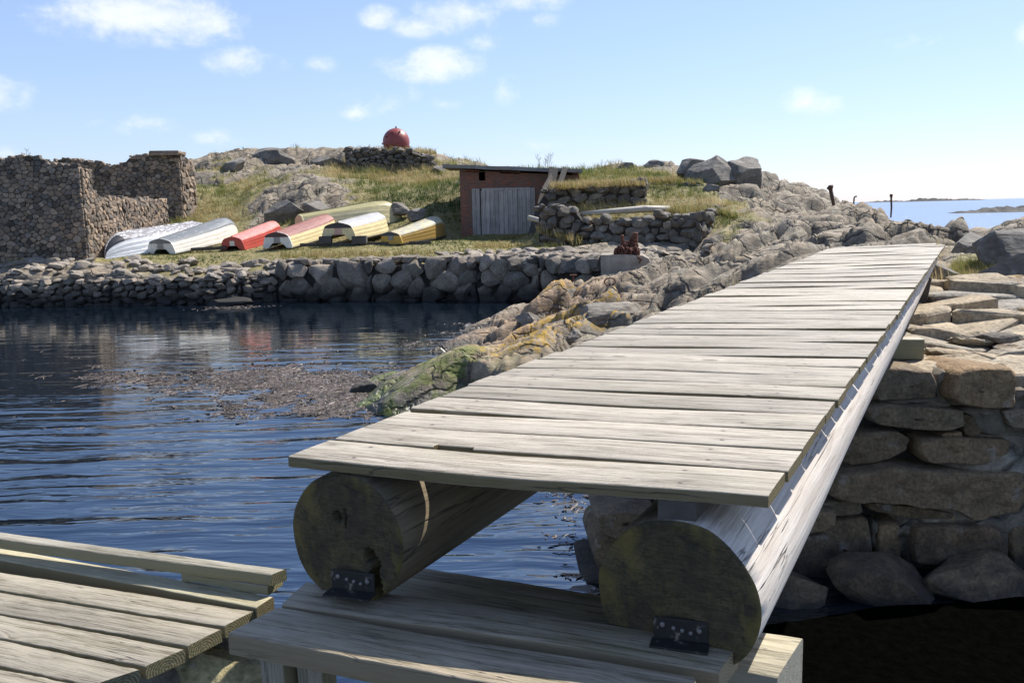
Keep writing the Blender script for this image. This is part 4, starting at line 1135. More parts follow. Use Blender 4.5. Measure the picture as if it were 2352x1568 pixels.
# boulders on the hill
for (px, py, Y, sx, sy, sz, rz, seed, lab) in [
    (625, 365, 48.5, 1.25, 1.0, .75, .2, 201, 'big rounded boulder on the skyline of the hill above the boats'),
    (540, 382, 46.5, .8, .7, .55, 1.0, 202, 'dark boulder on the hill just left of the skyline boulder'),
    (655, 490, 37.2, .9, .7, .6, .4, 203, 'cracked grey boulder behind the red boat'),
    (728, 486, 37.2, .8, .7, .62, 1.4, 204, 'square lichened boulder above the brown bottomed boat'),
    (775, 500, 36.6, .7, .6, .45, 2.2, 205, 'low boulder at the stern of the long yellow boat'),
    (955, 492, 35.6, .5, .5, .38, .7, 206, 'pale angular boulder to the right behind the long yellow boat'),
    (915, 484, 36.4, .55, .5, .35, 1.9, 207, 'brown boulder half hidden by the long yellow boat bow'),
    (745, 380, 46.5, 1.1, .8, .55, .1, 208, 'layered boulder left of the dry stone wall under the red buoy'),
    (1010, 392, 44.5, .6, .5, .4, .9, 209, 'small boulder at the right foot of the wall under the red buoy'),
    (1588, 398, 36.2, .9, .7, .58, .3, 210, 'leftmost block of the big fractured outcrop on the right skyline'),
    (1642, 410, 35.4, 1.15, .9, .95, .2, 211, 'tall split block in the middle of the right skyline outcrop'),
    (1704, 410, 35.6, 1.1, 1.1, 1.0, 1.3, 212, 'largest sunlit block at the right end of the skyline outcrop'),
    (1638, 437, 33.2, .4, .35, .3, .5, 213, 'small pale boulder at the foot of the skyline outcrop'),
    (1495, 388, 40.5, .9, .7, .4, .5, 214, 'low dark boulder on the skyline between the shed and the outcrop'),
    (1445, 390, 40.5, .8, .6, .4, .9, 215, 'rounded boulder on the skyline to the right of the shed roof'),
    (2338, 655, 9.6, .34, .45, .5, .4, 216, 'big dark boulder at the right edge of the frame'),
    (2238, 585, 13.2, .7, .5, .42, .9, 217, 'dark fractured outcrop just beyond the far end of the bridge'),
    (2345, 600, 11.2, .6, .6, .62, .3, 218, 'tall dark outcrop at the right edge of the frame under the sea'),
    (2150, 640, 10.8, .4, .4, .28, 1.2, 219, 'sharp dark rock beside the far end of the footbridge')]:
    p = aty(px, py, Y)
    rock_obj('boulder', seed, p, (sx, sy, sz), rz, (random.Random(seed).uniform(-.2, .2), random.Random(seed + 1).uniform(-.2, .2)), 5, 15, 'boulder', lab, flat=0.66, nz=.12)

# rocks lying on the ridge beside the bridge
for (px, py, Y, sx, sy, sz, rz, seed, lab) in [
    (848, 888, 12.7, .26, .2, .17, .3, 231, 'dark wedge of rock at the waterline on the ridge tip'), (925, 868, 12.9, .36, .26, .2, .9, 232, 'greenish slab behind the dark wedge on the ridge tip'),
    (1268, 752, 14.3, .3, .25, .2, .4, 233, 'yellow lichened rock in the cleft of the ridge'), (1322, 772, 13.5, .24, .2, .16, 1.4, 234, 'smaller lichened rock low in the cleft beside the deck edge'),
    (1215, 728, 15.6, .3, .25, .15, 2.0, 235, 'tan rock on top of the pink part of the ridge'), (1395, 725, 14.4, 1.0, .45, .36, .62, 236, 'long striped whaleback rock running under the deck edge'),
    (1330, 682, 16.9, .75, .5, .3, .5, 237, 'dark domed rock above the striped whaleback'), (1490, 668, 16.6, .8, .45, .28, .6, 238, 'pale ribbed rock between the dome and the mooring block'), (960, 925, 11.5, .3, .22, .14, .2, 239, 'mossy green rock at the nearest end of the ridge')]:
    p = aty(px, py, Y)
    rock_obj('boulder', seed, p - Vector((0, 0, sz * .35)), (sx, sy, sz), rz, (0.06, -.08), 5, 9, 'ridgerock' if seed != 239 else 'mossrock', lab, flat=0.76, nz=.22)

# ------------------------------------------------------------------ right pier of big stones
def build_pier():
    YF = 6.05
    root = empty('stone_pier', (2.4, YF, 0), 0, 'rough pier of large stones and cement under the right side of the footbridge', 'pier')
    off = np.array([2.4, YF, 0])
    U = np.array([1.0, -0.02, 0]); Nn = np.array([0.0, -1.0, 0.0]); V = np.array([0.0, 0.05, 1.0])
    O = np.array([0.0, YF, 0.0])

    def st(rx, ry):      # a point of the stone outline, on the face plane
        px = (3000 + rx / 1.0958) * 0.57422; py = (1300 + ry / 1.0958) * 0.57422
        d = ray(px, py); t = YF / d[1]; P = d * t + np.array([0, 0, EYE]); return np.array([P[0], P[2]])
    stones = [  # outline, bulge, tint
        ([(540, 180), (770, 190), (800, 240), (790, 310), (650, 315), (520, 320)], .10, .55), ([(800, 290), (850, 190), (930, 170), (1140, 175), (1130, 355), (1000, 350), (880, 330)], .16, .28),
        ([(450, 350), (560, 330), (900, 350), (905, 420), (850, 445), (700, 440), (520, 420)], .13, .45), ([(905, 380), (990, 385), (1010, 440), (960, 480), (915, 470)], .05, .05),
        ([(1060, 360), (1200, 350), (1200, 440), (1090, 430)], .10, .5), ([(380, 480), (480, 450), (620, 450), (675, 480), (660, 530), (570, 580), (400, 600)], .10, .6),
        ([(700, 480), (840, 470), (1120, 490), (1115, 595), (880, 585), (720, 570), (695, 530)], .13, .35), ([(805, 460), (900, 450), (905, 485), (830, 490)], .07, .3),
        ([(320, 620), (560, 585), (900, 610), (1160, 615), (1190, 700), (1150, 800), (950, 830), (850, 780), (600, 750), (310, 730)], .16, .4), ([(1120, 600), (1300, 570), (1300, 700), (1190, 660)], .08, .6),
        ([(290, 745), (480, 760), (490, 815), (300, 820)], .07, .5), ([(490, 760), (700, 765), (850, 790), (840, 815), (640, 815), (500, 795)], .10, .05),
        ([(250, 830), (500, 825), (510, 940), (470, 1040), (350, 1055), (220, 1020)], .13, .62), ([(540, 850), (630, 845), (635, 910), (600, 1040), (480, 1065), (510, 970)], .11, .3),
        ([(670, 830), (1040, 845), (1070, 930), (1060, 1055), (830, 1020), (660, 990), (650, 920)], .16, .68), ([(1075, 850), (1300, 830), (1300, 1060), (1090, 1055)], .12, .4),
        ([(395, 1070), (580, 1065), (780, 1040), (800, 1140), (740, 1200), (420, 1165)], .12, .4), ([(160, 1040), (370, 1060), (380, 1110), (260, 1145), (150, 1130)], .09, .3),
        ([(830, 1060), (1060, 1080), (1300, 1080), (1300, 1230), (1080, 1230), (840, 1170)], .10, .3), ([(100, 1160), (420, 1175), (700, 1210), (700, 1280), (100, 1270)], .07, .1), ([(720, 1220), (900, 1190), (1000, 1240), (1000, 1320), (730, 1320)], .07, .1),
        ([(1010, 1250), (1300, 1240), (1300, 1330), (1010, 1330)], .07, .2)]
    mb = MB(); rng = random.Random(9)
    O_ = O - off
    for poly, b, t in stones:
        pl = [st(*q) for q in poly]
        c = sum(pl) / len(pl)
        prof = [(1.0, -.4), (1.0, -.05), (1.0, b * .2), (0.995, b * .55), (0.975, b * .82), (0.94, b * .95), (0.88, b), (.8, b), (.7, b), (.6, b), (.5, b), (.4, b), (.3, b), (.2, b), (.1, b)]
        stone_cell(mb, pl, (O_, U, V, Nn), rng, 0.017, b, .4, t, 0, .11, prof, 0.42, sub=1, fine=.022)
    # the face goes on to the right
    rg2 = random.Random(23)
    for pc in voronoi_cells(mixed_seeds(rg2, 1.75, 1.62, .46, 1.7), 1.75, 1.62, 1.7):
        if pc is None: continue
        pl = [np.array([3.66 + q[0], -.25 + q[1]]) for q in pc]; b = rg2.uniform(.09, .17)
        stone_cell(mb, pl, (O_, U, V, Nn), rng, 0.012, b, .4, rg2.random(), 0, .13, [(1.0, -.4), (1.0, -.05), (1.0, b * .3), (0.98, b * .8), (0.92, b), (.75, b), (.5, b), (.25, b)], 0.35, sub=1, fine=.03)
    # stones continuing to the left, seen between the two logs
    for poly, b, t in [([(1355, 1150), (1440, 1140), (1500, 1150), (1480, 1195), (1420, 1215), (1370, 1195)], .28, .6), ([(1360, 1215), (1400, 1200), (1480, 1215), (1480, 1290), (1370, 1290), (1350, 1250)], .22, .1), ([(1325, 1300), (1390, 1285), (1500, 1300), (1500, 1345), (1330, 1345)], .25, .05),
                       ([(1335, 1350), (1500, 1345), (1500, 1400), (1340, 1400)], .2, .0), ([(1500, 1150), (1900, 1140), (1900, 1200), (1500, 1210)], .15, .4), ([(1490, 1215), (1700, 1210), (1700, 1290), (1490, 1290)], .15, .3), ([(1710, 1210), (1900, 1200), (1880, 1290), (1710, 1290)], .15, .5), ([(1500, 1300), (1850, 1300), (1850, 1400), (1500, 1400)], .15, .2)]:
        pl = []
        for (px, py) in poly:
            d = ray(px, py); P = d * (YF / d[1]) + np.array([0, 0, EYE]); pl.append(np.array([P[0], P[2]]))
        prof = [(1.0, -.5), (1.0, -.02), (0.99, b * .5), (0.95, b * .8), (0.88, b), (0.75, b), (.6, b), (.45, b), (.3, b), (.15, b)]
        stone_cell(mb, pl, (O_, U, V, Nn), rng, 0.004, b, .4, t, 0, .15, prof, 0.3, sub=2, fine=.03)
    p = np.array(mb.v); dn = np.abs(fbm3(p, 3.4, 3, 4)) * .05 - .015 + fbm3(p * np.array([1, 1, 2.2]), 7.0, 3, 14) * .022 + np.abs(fbm3(p, 20.0, 2, 24)) * .006
    p[:, 1] += dn; p[:, 2] += fbm3(p, 4.5, 2, 5) * .02; p[:, 0] += fbm3(p, 4.5, 2, 6) * .02
    mb.v = [tuple(q) for q in p]
    o = mb.obj('stone_facing', [M['pier']], root, smooth=True); smooth_by_angle(o, 38)
    # dark hearting behind
    hb = MB(); hb.box(Vector((3.0, YF + .55, .45)) - Vector(off), (4.4, .9, 1.65)); hb.obj('hearting', [M['mortar']], root)
    # smeared cement in the upper joints
    for poly in ([(790, 215), (850, 190), (870, 280), (820, 340), (800, 300)], [(650, 315), (800, 300), (900, 345), (700, 350), (560, 332)], [(1000, 350), (1130, 355), (1100, 480), (990, 470), (960, 400), (900, 350)], [(1120, 280), (1200, 270), (1200, 360), (1110, 370)],
                 [(520, 850), (552, 860), (540, 930), (505, 960)], [(570, 1050), (620, 1005), (650, 1025), (610, 1060)]):
        cb = MB(); pl = [st(*q) for q in poly]; bb = .30 if poly[0][0] == 930 else .07
        stone_cell(cb, pl, (O_, U, V, Nn), rng, 0.002, .02, .3, .5, 0, .18, [(1.0, -.3), (1.0, bb - .05), (.9, bb - .01), (.5, bb + .004)], 0.02, sub=2)
        p = np.array(cb.v); p[:, 1] += fbm3(p, 9.0, 3, 4) * .02; p[:, 0] += fbm3(p, 14.0, 3, 6) * .03; p[:, 2] += fbm3(p, 14.0, 3, 7) * .03; cb.v = [tuple(q) for q in p]
        smooth_by_angle(cb.obj('cement_patch', [M['cement']], root), 50)
    # flagstones on top
    tb = MB(); seeds = []; rg = random.Random(15)
    X0, Y0, W_, H_ = 1.0, YF + .02, 4.3, 3.4
    for j in range(9):
        y = 0.2 + j * .38; x = -rg.random() * .4
        while x < W_:
            s = rg.uniform(.35, 1.0); seeds.append((x + s / 2, y + rg.uniform(-.12, .12))); x += s
    for pc in voronoi_cells([q for q in seeds if 0 < q[0] < W_], W_, H_, 1.5):
        if pc is None: continue
        c = sum(pc) / len(pc); yw = Y0 + c[1]; xw = X0 + c[0]
        if xw < .55 + .539 * (yw - 1.82) - .75: continue
        zt = 1.35 + 0.075 * c[1] + rg.uniform(-.05, .03)
        stone_cell(tb, pc, (np.array([X0, Y0, zt]) - off, np.array([1.0, 0, 0]), np.array([0, 1.0, 0.05]), np.array([0, 0, 1.0])), rg, .006, .04, .2, rg.choice([.9, .8, 1.0, .95, .45, .6]), 0, .08, None, .3, sub=1)
    for i in range(75):      # thin split slabs lying over one another
        x, y = rg.uniform(1.9, 5.2), YF + rg.uniform(.12, 3.2) ** 1.0; sz = rg.uniform(.1, .34)
        p, f = rock_shape(7000 + i, (sz, sz * rg.uniform(.5, .9), sz * rg.uniform(.12, .3)), 3, 10, .12, .66)
        if x < .55 + .539 * (y - 1.82) - .6: continue
        q = Euler((rg.uniform(-.18, .18), rg.uniform(-.18, .18), rg.uniform(-.5, .5))).to_matrix(); q = np.array(q)
        tb.add(p @ q.T + np.array([x, y, 1.385 + .07 * (y - YF) + rg.uniform(-.02, .05)]) - off, f, 0, rg.random())
    p = np.array(tb.v); p[:, 2] += fbm3(p, 3.0, 3, 8) * .05 + fbm3(p * np.array([1, 4, 1]), 7, 3, 9) * .025; tb.v = [tuple(q) for q in p]
    tb.obj('flagstone_top', [M['flag']], root)
    # right end face of the pier, slanting away
    return root


def build_foot_rocks():
    rg = random.Random(31); labs = ['in the dark corner under the log', 'at the foot of the pier below the cement smear', 'awash before the pier under the long flat stone', 'nearest the landing beam', 'at the right edge of the frame', 'low in the water between pier and frame edge', 'half under the longest pier stone']
    for i, (x, y, sx, sy) in enumerate([(1.75, 5.5, .5, .35), (2.5, 5.45, .5, .4), (3.2, 5.5, .6, .4), (2.1, 5.9, .5, .3)]):
        rock_obj('boulder', 880 + i, (x, y + .1, .0 + .05 * rg.random()), (sx * .85, sy * .9, .2), (rg.random() - .5) * .6, (.05, .05), 5, 14, 'pier', 'dark wet tidal rock ' + labs[i], nz=.12, flat=.66)


M['shadeledge'] = plain('near black weed and shade', (.0018, .0018, .0015), .95, .5, 14, .05)  # near-black colour stands in for shade on the weedy water
M['shadeledge'].node_tree.nodes['Principled BSDF'].inputs['Specular IOR Level'].default_value = .0
build_foot_rocks()
rock_obj('boulder', 899, (3.0, 4.55, -.02), (1.75, .95, .07), .05, (0, 0), 6, 4, 'shadeledge', 'broad black weedy ledge added to darken the shaded water right of the landing', flat=.9, nz=.5)
M['flag'] = stone_mat('flagstone', [(0.14, 0.12, 0.095), (0.22, 0.185, 0.135), (0.26, 0.235, 0.19), (0.34, 0.265, 0.17), (0.38, 0.31, 0.21)], 0.03, 5.5, wet=False, lichen=.5)
build_pier()

# ------------------------------------------------------------------ timber helpers
def board_mesh(fl, fr, br, bl, thick, seed, n=22, rough=0.0015, notch=None, warp=0.004, name='plank', m=None, parent=None, rad=0.005, zdir=None):
    """a sawn board given by the four corners of its top (front left, front right, back right, back left); local X runs along it"""
    fl, fr, br, bl = (Vector(q) for q in (fl, fr, br, bl))
    c = (fl + fr + br + bl) / 4
    ex = ((fr + br) - (fl + bl)).normalized(); ey = ((bl + br) - (fl + fr)); ey = (ey - ex * ey.dot(ex)).normalized(); ez = ex.cross(ey)
    loc = lambda p: Vector(((p - c).dot(ex), (p - c).dot(ey), (p - c).dot(ez)))
    a, b, d, e = loc(fl), loc(fr), loc(br), loc(bl)
    rng = np.random.RandomState(seed); ph = rng.rand(4) * 6.28
    vs = []; r = rad; ts = list(np.linspace(0, 1, n + 1))
    if notch: ts = sorted(set([t for t in ts if not (notch[0] - .01 < t < notch[1] + .01)] + [notch[0] - .002, notch[0] + .004, notch[0] + .02, (notch[0] + notch[1]) / 2, notch[1] - .004, notch[1] + .002]))
    pr = []
    for k, t in enumerate(ts):
        f = a.lerp(b, t); g = e.lerp(d, t)
        w = warp * (math.sin(t * 3.1 + ph[0]) + .5 * math.sin(t * 7 + ph[1]))
        yf = f.y + warp * .5 * math.sin(t * 5 + ph[2]) + (rng.rand() - .5) * rough * 2; yb = g.y + warp * .5 * math.sin(t * 4 + ph[3]) + (rng.rand() - .5) * rough * 2
        if notch and notch[0] < t < notch[1]: yf += notch[2]
        xf, xb = f.x, g.x
        cup = warp * .4
        prof = [(yf, -r), (yf + r * .35, -r * .35), (yf + r, 0), (yf * .5 + yb * .5, cup * .6), (yb - r, 0), (yb - r * .35, -r * .35), (yb, -r), (yb, -thick + r * .5), (yb - r * .5, -thick), (yf + r * .5, -thick), (yf, -thick + r * .5)]
        for (y, z) in prof:
            q = (y - yf) / max(1e-6, yb - yf)
            pr.append((xf + (xb - xf) * q, y, z + w + (f.z * (1 - q) + g.z * q)))
    m_ = 11; N = len(ts); fs = []
    for i in range(N - 1):
        fs += [(i * m_ + k, (i + 1) * m_ + k, (i + 1) * m_ + (k + 1) % m_, i * m_ + (k + 1) % m_) for k in range(m_)]
    fs = [q[::-1] for q in fs]
    fs += [tuple(range(m_)), tuple((N - 1) * m_ + k for k in range(m_))[::-1]]
    o = mesh_obj(name, pr, fs, m, parent)
    R3 = Matrix((ex, ey, ez)).transposed().to_4x4(); R3.translation = c
    if parent is not None: R3 = parent.matrix_world.inverted() @ R3
    o.matrix_local = R3
    bm = bmesh.new(); bm.from_mesh(o.data); bmesh.ops.recalc_face_normals(bm, faces=bm.faces); bm.to_mesh(o.data); bm.free()
    smooth_by_angle(o, 42)
    return o


def set_root(root):
    bpy.context.view_layer.update(); return root


Z0 = Vector((0, 0, EYE))
BSC = 1.2 / 1.45
FR = Vector((0.66888944, 2.20445243, -0.75823423)) * BSC + Z0
FL = Vector((-0.71197065, 2.64659066, -0.7427682)) * BSC + Z0
BV = Vector((0.47455243, 0.88017431, 0.0096528))
BU = (FR - FL).normalized()
BN = BU.cross(BV).normalized()


def log_obj(name, p0, length, r0, r1, seed, mats, parent, holes=(), axis=None):
    """a heavy round log: local X along it, a finely ringed sawn end at x = 0"""
    rng = np.random.RandomState(seed)
    nA = 96; xs = np.concatenate([np.linspace(0, 1.5, 26), np.linspace(1.6, length, 40)])
    vs = []; fs = []; mi = []
    ang = np.linspace(0, 2 * np.pi, nA, endpoint=False)
    sh = 1 + .025 * np.sin(2 * ang + seed) + .018 * np.sin(3 * ang + 2 * seed) + .008 * np.sin(7 * ang)
    def ringr(x):
        r = r0 + (r1 - r0) * x / length
        return r * sh * (1 + .03 * vnoise2(np.cos(ang) * 1.2 + x * .6, np.sin(ang) * 1.2 + seed, seed) + .006 * vnoise2(ang * 9 / 6.28 * 3, np.full_like(ang, x * .5), seed + 1))
    for x in xs:
        r = ringr(x)
        if x == 0: r = r * 0.985
        vs += list(zip(np.full(nA, x), np.cos(ang) * r, np.sin(ang) * r))
    for i in range(len(xs) - 1):
        fs += [(i * nA + k, i * nA + (k + 1) % nA, (i + 1) * nA + (k + 1) % nA, (i + 1) * nA + k) for k in range(nA)]; mi += [0] * nA
    # sawn end
    base = len(vs); rr = ringr(0) * .985; NR = 34
    for j in range(1, NR + 1):
        q = 1 - j / NR if j < NR else 0.002
        y = np.cos(ang) * rr * q; z = np.sin(ang) * rr * q
        x = -.004 + .004 * fbm2(y * 30, z * 30, 3, seed) * 1.0
        for (hy, hz, hr, hz2, dep) in holes:
            e = np.sqrt(((y - hy) / hr) ** 2 + ((z - hz) / hz2) ** 2) + .25 * vnoise2(y * 60, z * 60, seed + 9)
            x = x + dep * sstep(1.0, 0.55, e)
        vs += list(zip(x, y, z))
    prev = 0
    for j in range(NR):
        cur = base + j * nA
        fs += [(prev + k, cur + k, cur + (k + 1) % nA, prev + (k + 1) % nA) for k in range(nA)]; mi += [1] * nA
        prev = cur
    L = (len(xs) - 1) * nA
    fs.append(tuple(L + k for k in range(nA))); mi.append(1)
    o = mesh_obj(name, vs, fs, mats, parent, True, mi)
    ex = (axis or BV).normalized(); ey = Vector((0, 0, 1)).cross(ex).normalized(); ez = ex.cross(ey)
    R3 = Matrix((ex, ey, ez)).transposed().to_4x4(); R3.translation = p0
    o.matrix_local = parent.matrix_world.inverted() @ R3
    bm = bmesh.new(); bm.from_mesh(o.data); bmesh.ops.recalc_face_normals(bm, faces=bm.faces); bm.to_mesh(o.data); bm.free()
    smooth_by_angle(o, 50)
    return o


M['bracket'] = plain('chipped black paint', (0.018, 0.017, 0.016), 0.5, 0.3, 20, 0.002, spots=(45, 0.60, 0.66, (0.20, 0.165, 0.13)))
M['screw'] = plain('weathered zinc', (0.24, 0.22, 0.20), 0.55, 0.4, 60, 0.0, metal=0.5)


def build_bridge():
    root = empty('footbridge', (FL + FR) / 2, 0, 'long footbridge of weathered grey planks on two heavy logs over the inlet', 'footbridge')
    bpy.context.view_layer.update()
    rng = random.Random(12)
    N = 51
    for i in range(N):
        la, lb = 0.1835 * i + (0 if i else -.0), 0.1835 * (i + 1)
        ra, rb = 0.2005 * i, 0.2005 * (i + 1)
        gl, gr_ = rng.uniform(.008, .012) if i < 6 else rng.uniform(.012, .020), rng.uniform(.016, .019) if i < 6 else rng.uniform(.017, .024)
        ol, orr = (rng.random() - .5) * .014, (rng.random() - .5) * .007
        if i >= N - 2: orr -= .11; ol += .02
        dz = (rng.random() - .5) * .004
        P = lambda base, s, o: base + BV * s + BU * o + BN * dz
        board_mesh(P(FL, la, ol), P(FR, ra, orr), P(FR, rb - gr_, orr), P(FL, lb - gl, ol), .030, 100 + i, n=26 if i < 14 else 10,
                   notch=(.245, .335, .021) if i == 1 else None, m=M['deck'], parent=root, rad=.006 if i < 12 else .004)
    def at(a, z, s=0.0):
        p = FL + BU * a; p = Vector((p.x, p.y, EYE + z)); return p + Vector((BV.x, BV.y, 0)) * s
    log_obj('log', at(.150, -.832, .01), 10.1, .182, .15, 3, [M['logmoss'], M['logend']], root,
            holes=[(-.075, -.03, .018, .02, .05), (-.095, -.05, .013, .02, .04), (-.088, -.105, .022, .05, .06), (.02, .06, .016, .02, .025), (-.005, .06, .006, .025, .02)])
    log_obj('log', at(1.0, -.885, .0), 10.1, .190, .120, 8, [M['log'], M['logend']], root, axis=at(1.0, -.69, 10.1) - at(1.0, -.885, 0))
    # packing blocks between the right log and the deck
    a0 = at(.955, -.652, .005); a1 = at(1.04, -.652, .005); dv = Vector((BV.x, BV.y, 0)) * .42
    board_mesh(a0, a1, a1 + dv, a0 + dv, .06, 5, n=4, m=M['greybrd'], parent=root, name='packing_block')
    # angle irons that hold the logs to the landing
    for (a, z, lab) in ((.182, -.928, None), (1.012, -.953, None)):
        ez = Vector((0, 0, 1)); ex = Vector((BU.x, BU.y, 0)).normalized(); ey = ex.cross(ez)   # ey looks out of the log end
        mb = MB(); rot = Matrix((ex, ey, ez)).transposed()
        mb.box((0, 0, 0), (.122, .005, .05), None, 0, bev=.001); mb.box((.0, .024, -.0275), (.13, .044, .005), None, 0, bev=.001)
        o = mb.obj('bracket', [M['bracket']], root)
        w = rot.to_4x4(); w.translation = at(a, z) + ey * .018
        o.matrix_local = root.matrix_world.inverted() @ w
        for k, (sx, sz, r) in enumerate(((-.041, .009, .0058), (-.016, .004, .0045), (.004, .0, .0048), (.023, -.004, .0045), (.042, .003, .0058))):
            sb = MB(); sb.tube([(sx, .001, sz), (sx, .0065, sz), (sx, .0085, sz)], [r, r, r * .55], 10)
            sb.obj('screw', [M['screw']], o)
    return root


M['logmoss'] = log_mat(-.26)[0]
build_bridge()


def Q7(rx, ry, z):
    return onz(rx * .5952 * .57422, (1950 + ry * .5952) * .57422, z)


def Q8(rx, ry, z):
    return onz((850 + rx * 1.02041) * .57422, (1700 + ry * 1.02041) * .57422, z)


def build_platform():
    zt = EYE - .985
    root = empty('landing_platform', Q8(1000, 900, zt - .3), 0, 'low mossy landing platform of two thick boards that carries the log ends', 'platform')
    bpy.context.view_layer.update()
    fl, gl, bl = Q8(60, 812, zt), Q8(272, 701, zt), Q8(372, 612, zt)
    g2, b2 = Q8(1888, 984, zt), Q8(2062, 856, zt)
    e = (g2 - gl).normalized()
    f2 = fl + e * ((g2 - gl).length + .09); b2f = Q8(1985, 962, zt)
    pb = (gl - fl)
    board_mesh(fl, f2, g2 - e * .0 - Vector((.003, .008, 0)), gl - Vector((.003, .008, 0)), .055, 61, m=M['platform'], parent=root, name='board', rad=.006)
    n_ = Vector((e.y, -e.x, 0)) * -.006
    board_mesh(gl, b2f, b2, bl, .055, 62, m=M['platform'], parent=root, name='board', rad=.006)
    # uprights below the front edge
    back = Vector((-e.y, e.x, 0)).normalized()
    for k, (d, w, bk) in enumerate(((.045, .07, .05), (.125, .075, .09), (.62, .1, .06), (1.02, .1, .06))):
        a = fl + e * d + back * bk - Vector((0, 0, .058)); b = a + e * w
        q = board_mesh(a, a - Vector((0, 0, .8)), b - Vector((0, 0, .8)), b, .06, 63 + k, n=5, m=M['dock'], parent=root, name='post')
    a = fl + e * .2 + back * .13 - Vector((0, 0, .06))
    # heavy sill beam under the logs, running out to the right
    zs = EYE - 1.075
    A, B = Q8(2315, 830, zs), Q8(2214, 986, zs)
    L = 1.22
    board_mesh(B - e * L, B, A, A - e * L, .16, 66, m=M['beam'], parent=root, name='sill_beam', rad=.008, n=30)
    A2 = A + back * .012
    board_mesh(A2 - e * 1.12 + back * .0, A2 - e * .25, A2 - e * .25 + back * .07, A2 - e * 1.12 + back * .07, .1, 67, m=M['platform'], parent=root, name='rear_board', rad=.005)
    return e, back


PE, PB = build_platform()


def build_dock():
    z = EYE - 1.08
    root = empty('wooden_dock', Q7(700, 900, z - .2), 0, 'plank dock with a raised timber edge rail at the lower left', 'dock')
    bpy.context.view_layer.update()
    ext = lambda a, b, x=-700: (a[0] + (b[0] - a[0]) * (x - a[0]) / (b[0] - a[0]), a[1] + (b[1] - a[1]) * (x - a[0]) / (b[0] - a[0]))
    rows = [((0, 560), (1705, 826), (0, 682), (1506, 926)), ((0, 696), (1486, 944), (0, 838), (1268, 1052)), ((0, 856), (1242, 1070), (0, 1008), (976, 1186)), ((0, 1025), (942, 1206), (0, 1198), (618, 1314)), ((0, 1222), (585, 1335), (0, 1420), (240, 1470))]
    for i, (b0, b1, f0, f1) in enumerate(rows):
        board_mesh(Q7(*ext(f0, f1), z), Q7(*f1, z), Q7(*b1, z), Q7(*ext(b0, b1), z), .036, 80 + i, n=40, m=M['dock'], parent=root, name='plank', rad=.004, warp=.003)
    # kerb beam behind the boards
    zk = z + .008
    f0, f1 = (0, 478), (1724, 806)
    F0, F1 = Q7(*ext(f0, f1), zk), Q7(*f1, zk)
    d = (F1 - F0).normalized(); bk = Vector((-d.y, d.x, 0))
    board_mesh(F0, F1, F1 + bk * .075, F0 + bk * .075, .10, 88, n=30, m=M['palekerb'], parent=root, name='kerb_beam', warp=.002)
    zb = zk + .03
    zr = zb + .034
    R0, R1 = Q7(*ext((0, 340), (1820, 586)), zr), Q7(1820, 586, zr)
    B0, B1 = Q7(*ext((0, 290), (1925, 546)), zr), Q7(1925, 546, zr)
    board_mesh(R0, R1, B1, B0, .034, 89, n=40, m=M['rail'], parent=root, name='rail', warp=.002)
    dd = (R1 - R0).normalized(); bb = Vector((-dd.y, dd.x, 0))
    s1 = R1 - dd * .015 - Vector((0, 0, .0355)) + bb * .002; s0 = s1 - dd * .30
    board_mesh(s0, s1, s1 + bb * .075, s0 + bb * .075, .028, 90, n=6, m=M['rail'], parent=root, name='rail_block')
    for t in (1.3, 2.6):
        s1 = R1 - dd * (t + .9) - Vector((0, 0, .0355)) + bb * .002; s0 = s1 - dd * .30
        if t > 2: board_mesh(s0, s1, s1 + bb * .075, s0 + bb * .075, .028, 91, n=6, m=M['rail'], parent=root, name='rail_block')
    # bearers
    for t in (.5, 1.6):
        p = Q7(1500, 1000, z - .04) - d * t
        board_mesh(p - bk * .75, p + bk * .2, p + bk * .2 - d * .1, p - bk * .75 - d * .1, .12, 93, n=4, m=M['dock'], parent=root, name='bearer')


M['shellwhite'] = plain('shell white', (0.75, 0.74, 0.70), 0.4, 0.1)
M['ochre'] = stone_mat('ochre lichened rock', [(0.36, 0.31, 0.17), (0.46, 0.39, 0.2)], 0.02, 9, wet=False, lichen=.5)
M['loosebig'] = stone_mat('shore rock', [(0.24, 0.21, 0.17), (0.38, 0.34, 0.28)], 0.02, 9, wet=False, lichen=.5)
M['palekerb'] = wood_mat('kerb wood', (0.50, 0.45, 0.29), (0.33, 0.28, 0.16), 0.2, side=(0.13, 0.105, 0.05), side_amt=1.0)
build_dock()
# stones of the shore under dock and platform
for i, (rx, ry, z, s, seed, lab) in enumerate([(1330, 1225, 1.33, (.27, .2, .10), 301, 'lichened ochre boulder between the dock and the landing platform'), (1470, 1085, 1.36, (.12, .09, .08), 302, 'small pale stone under the corner of the landing platform'),
                                               (1440, 1140, 1.32, (.17, .15, .09), 303, 'grey rock just behind the ochre boulder beside the dock'), (1020, 1330, 1.33, (.2, .18, .14), 304, 'stone below the sawn end of the nearest dock plank')]):
    rock_obj('boulder', seed, Q7(rx, ry, z), s, seed * .7, (.1, -.1), 5, 14, 'ochre' if i == 0 else 'loosebig', lab, nz=.12)


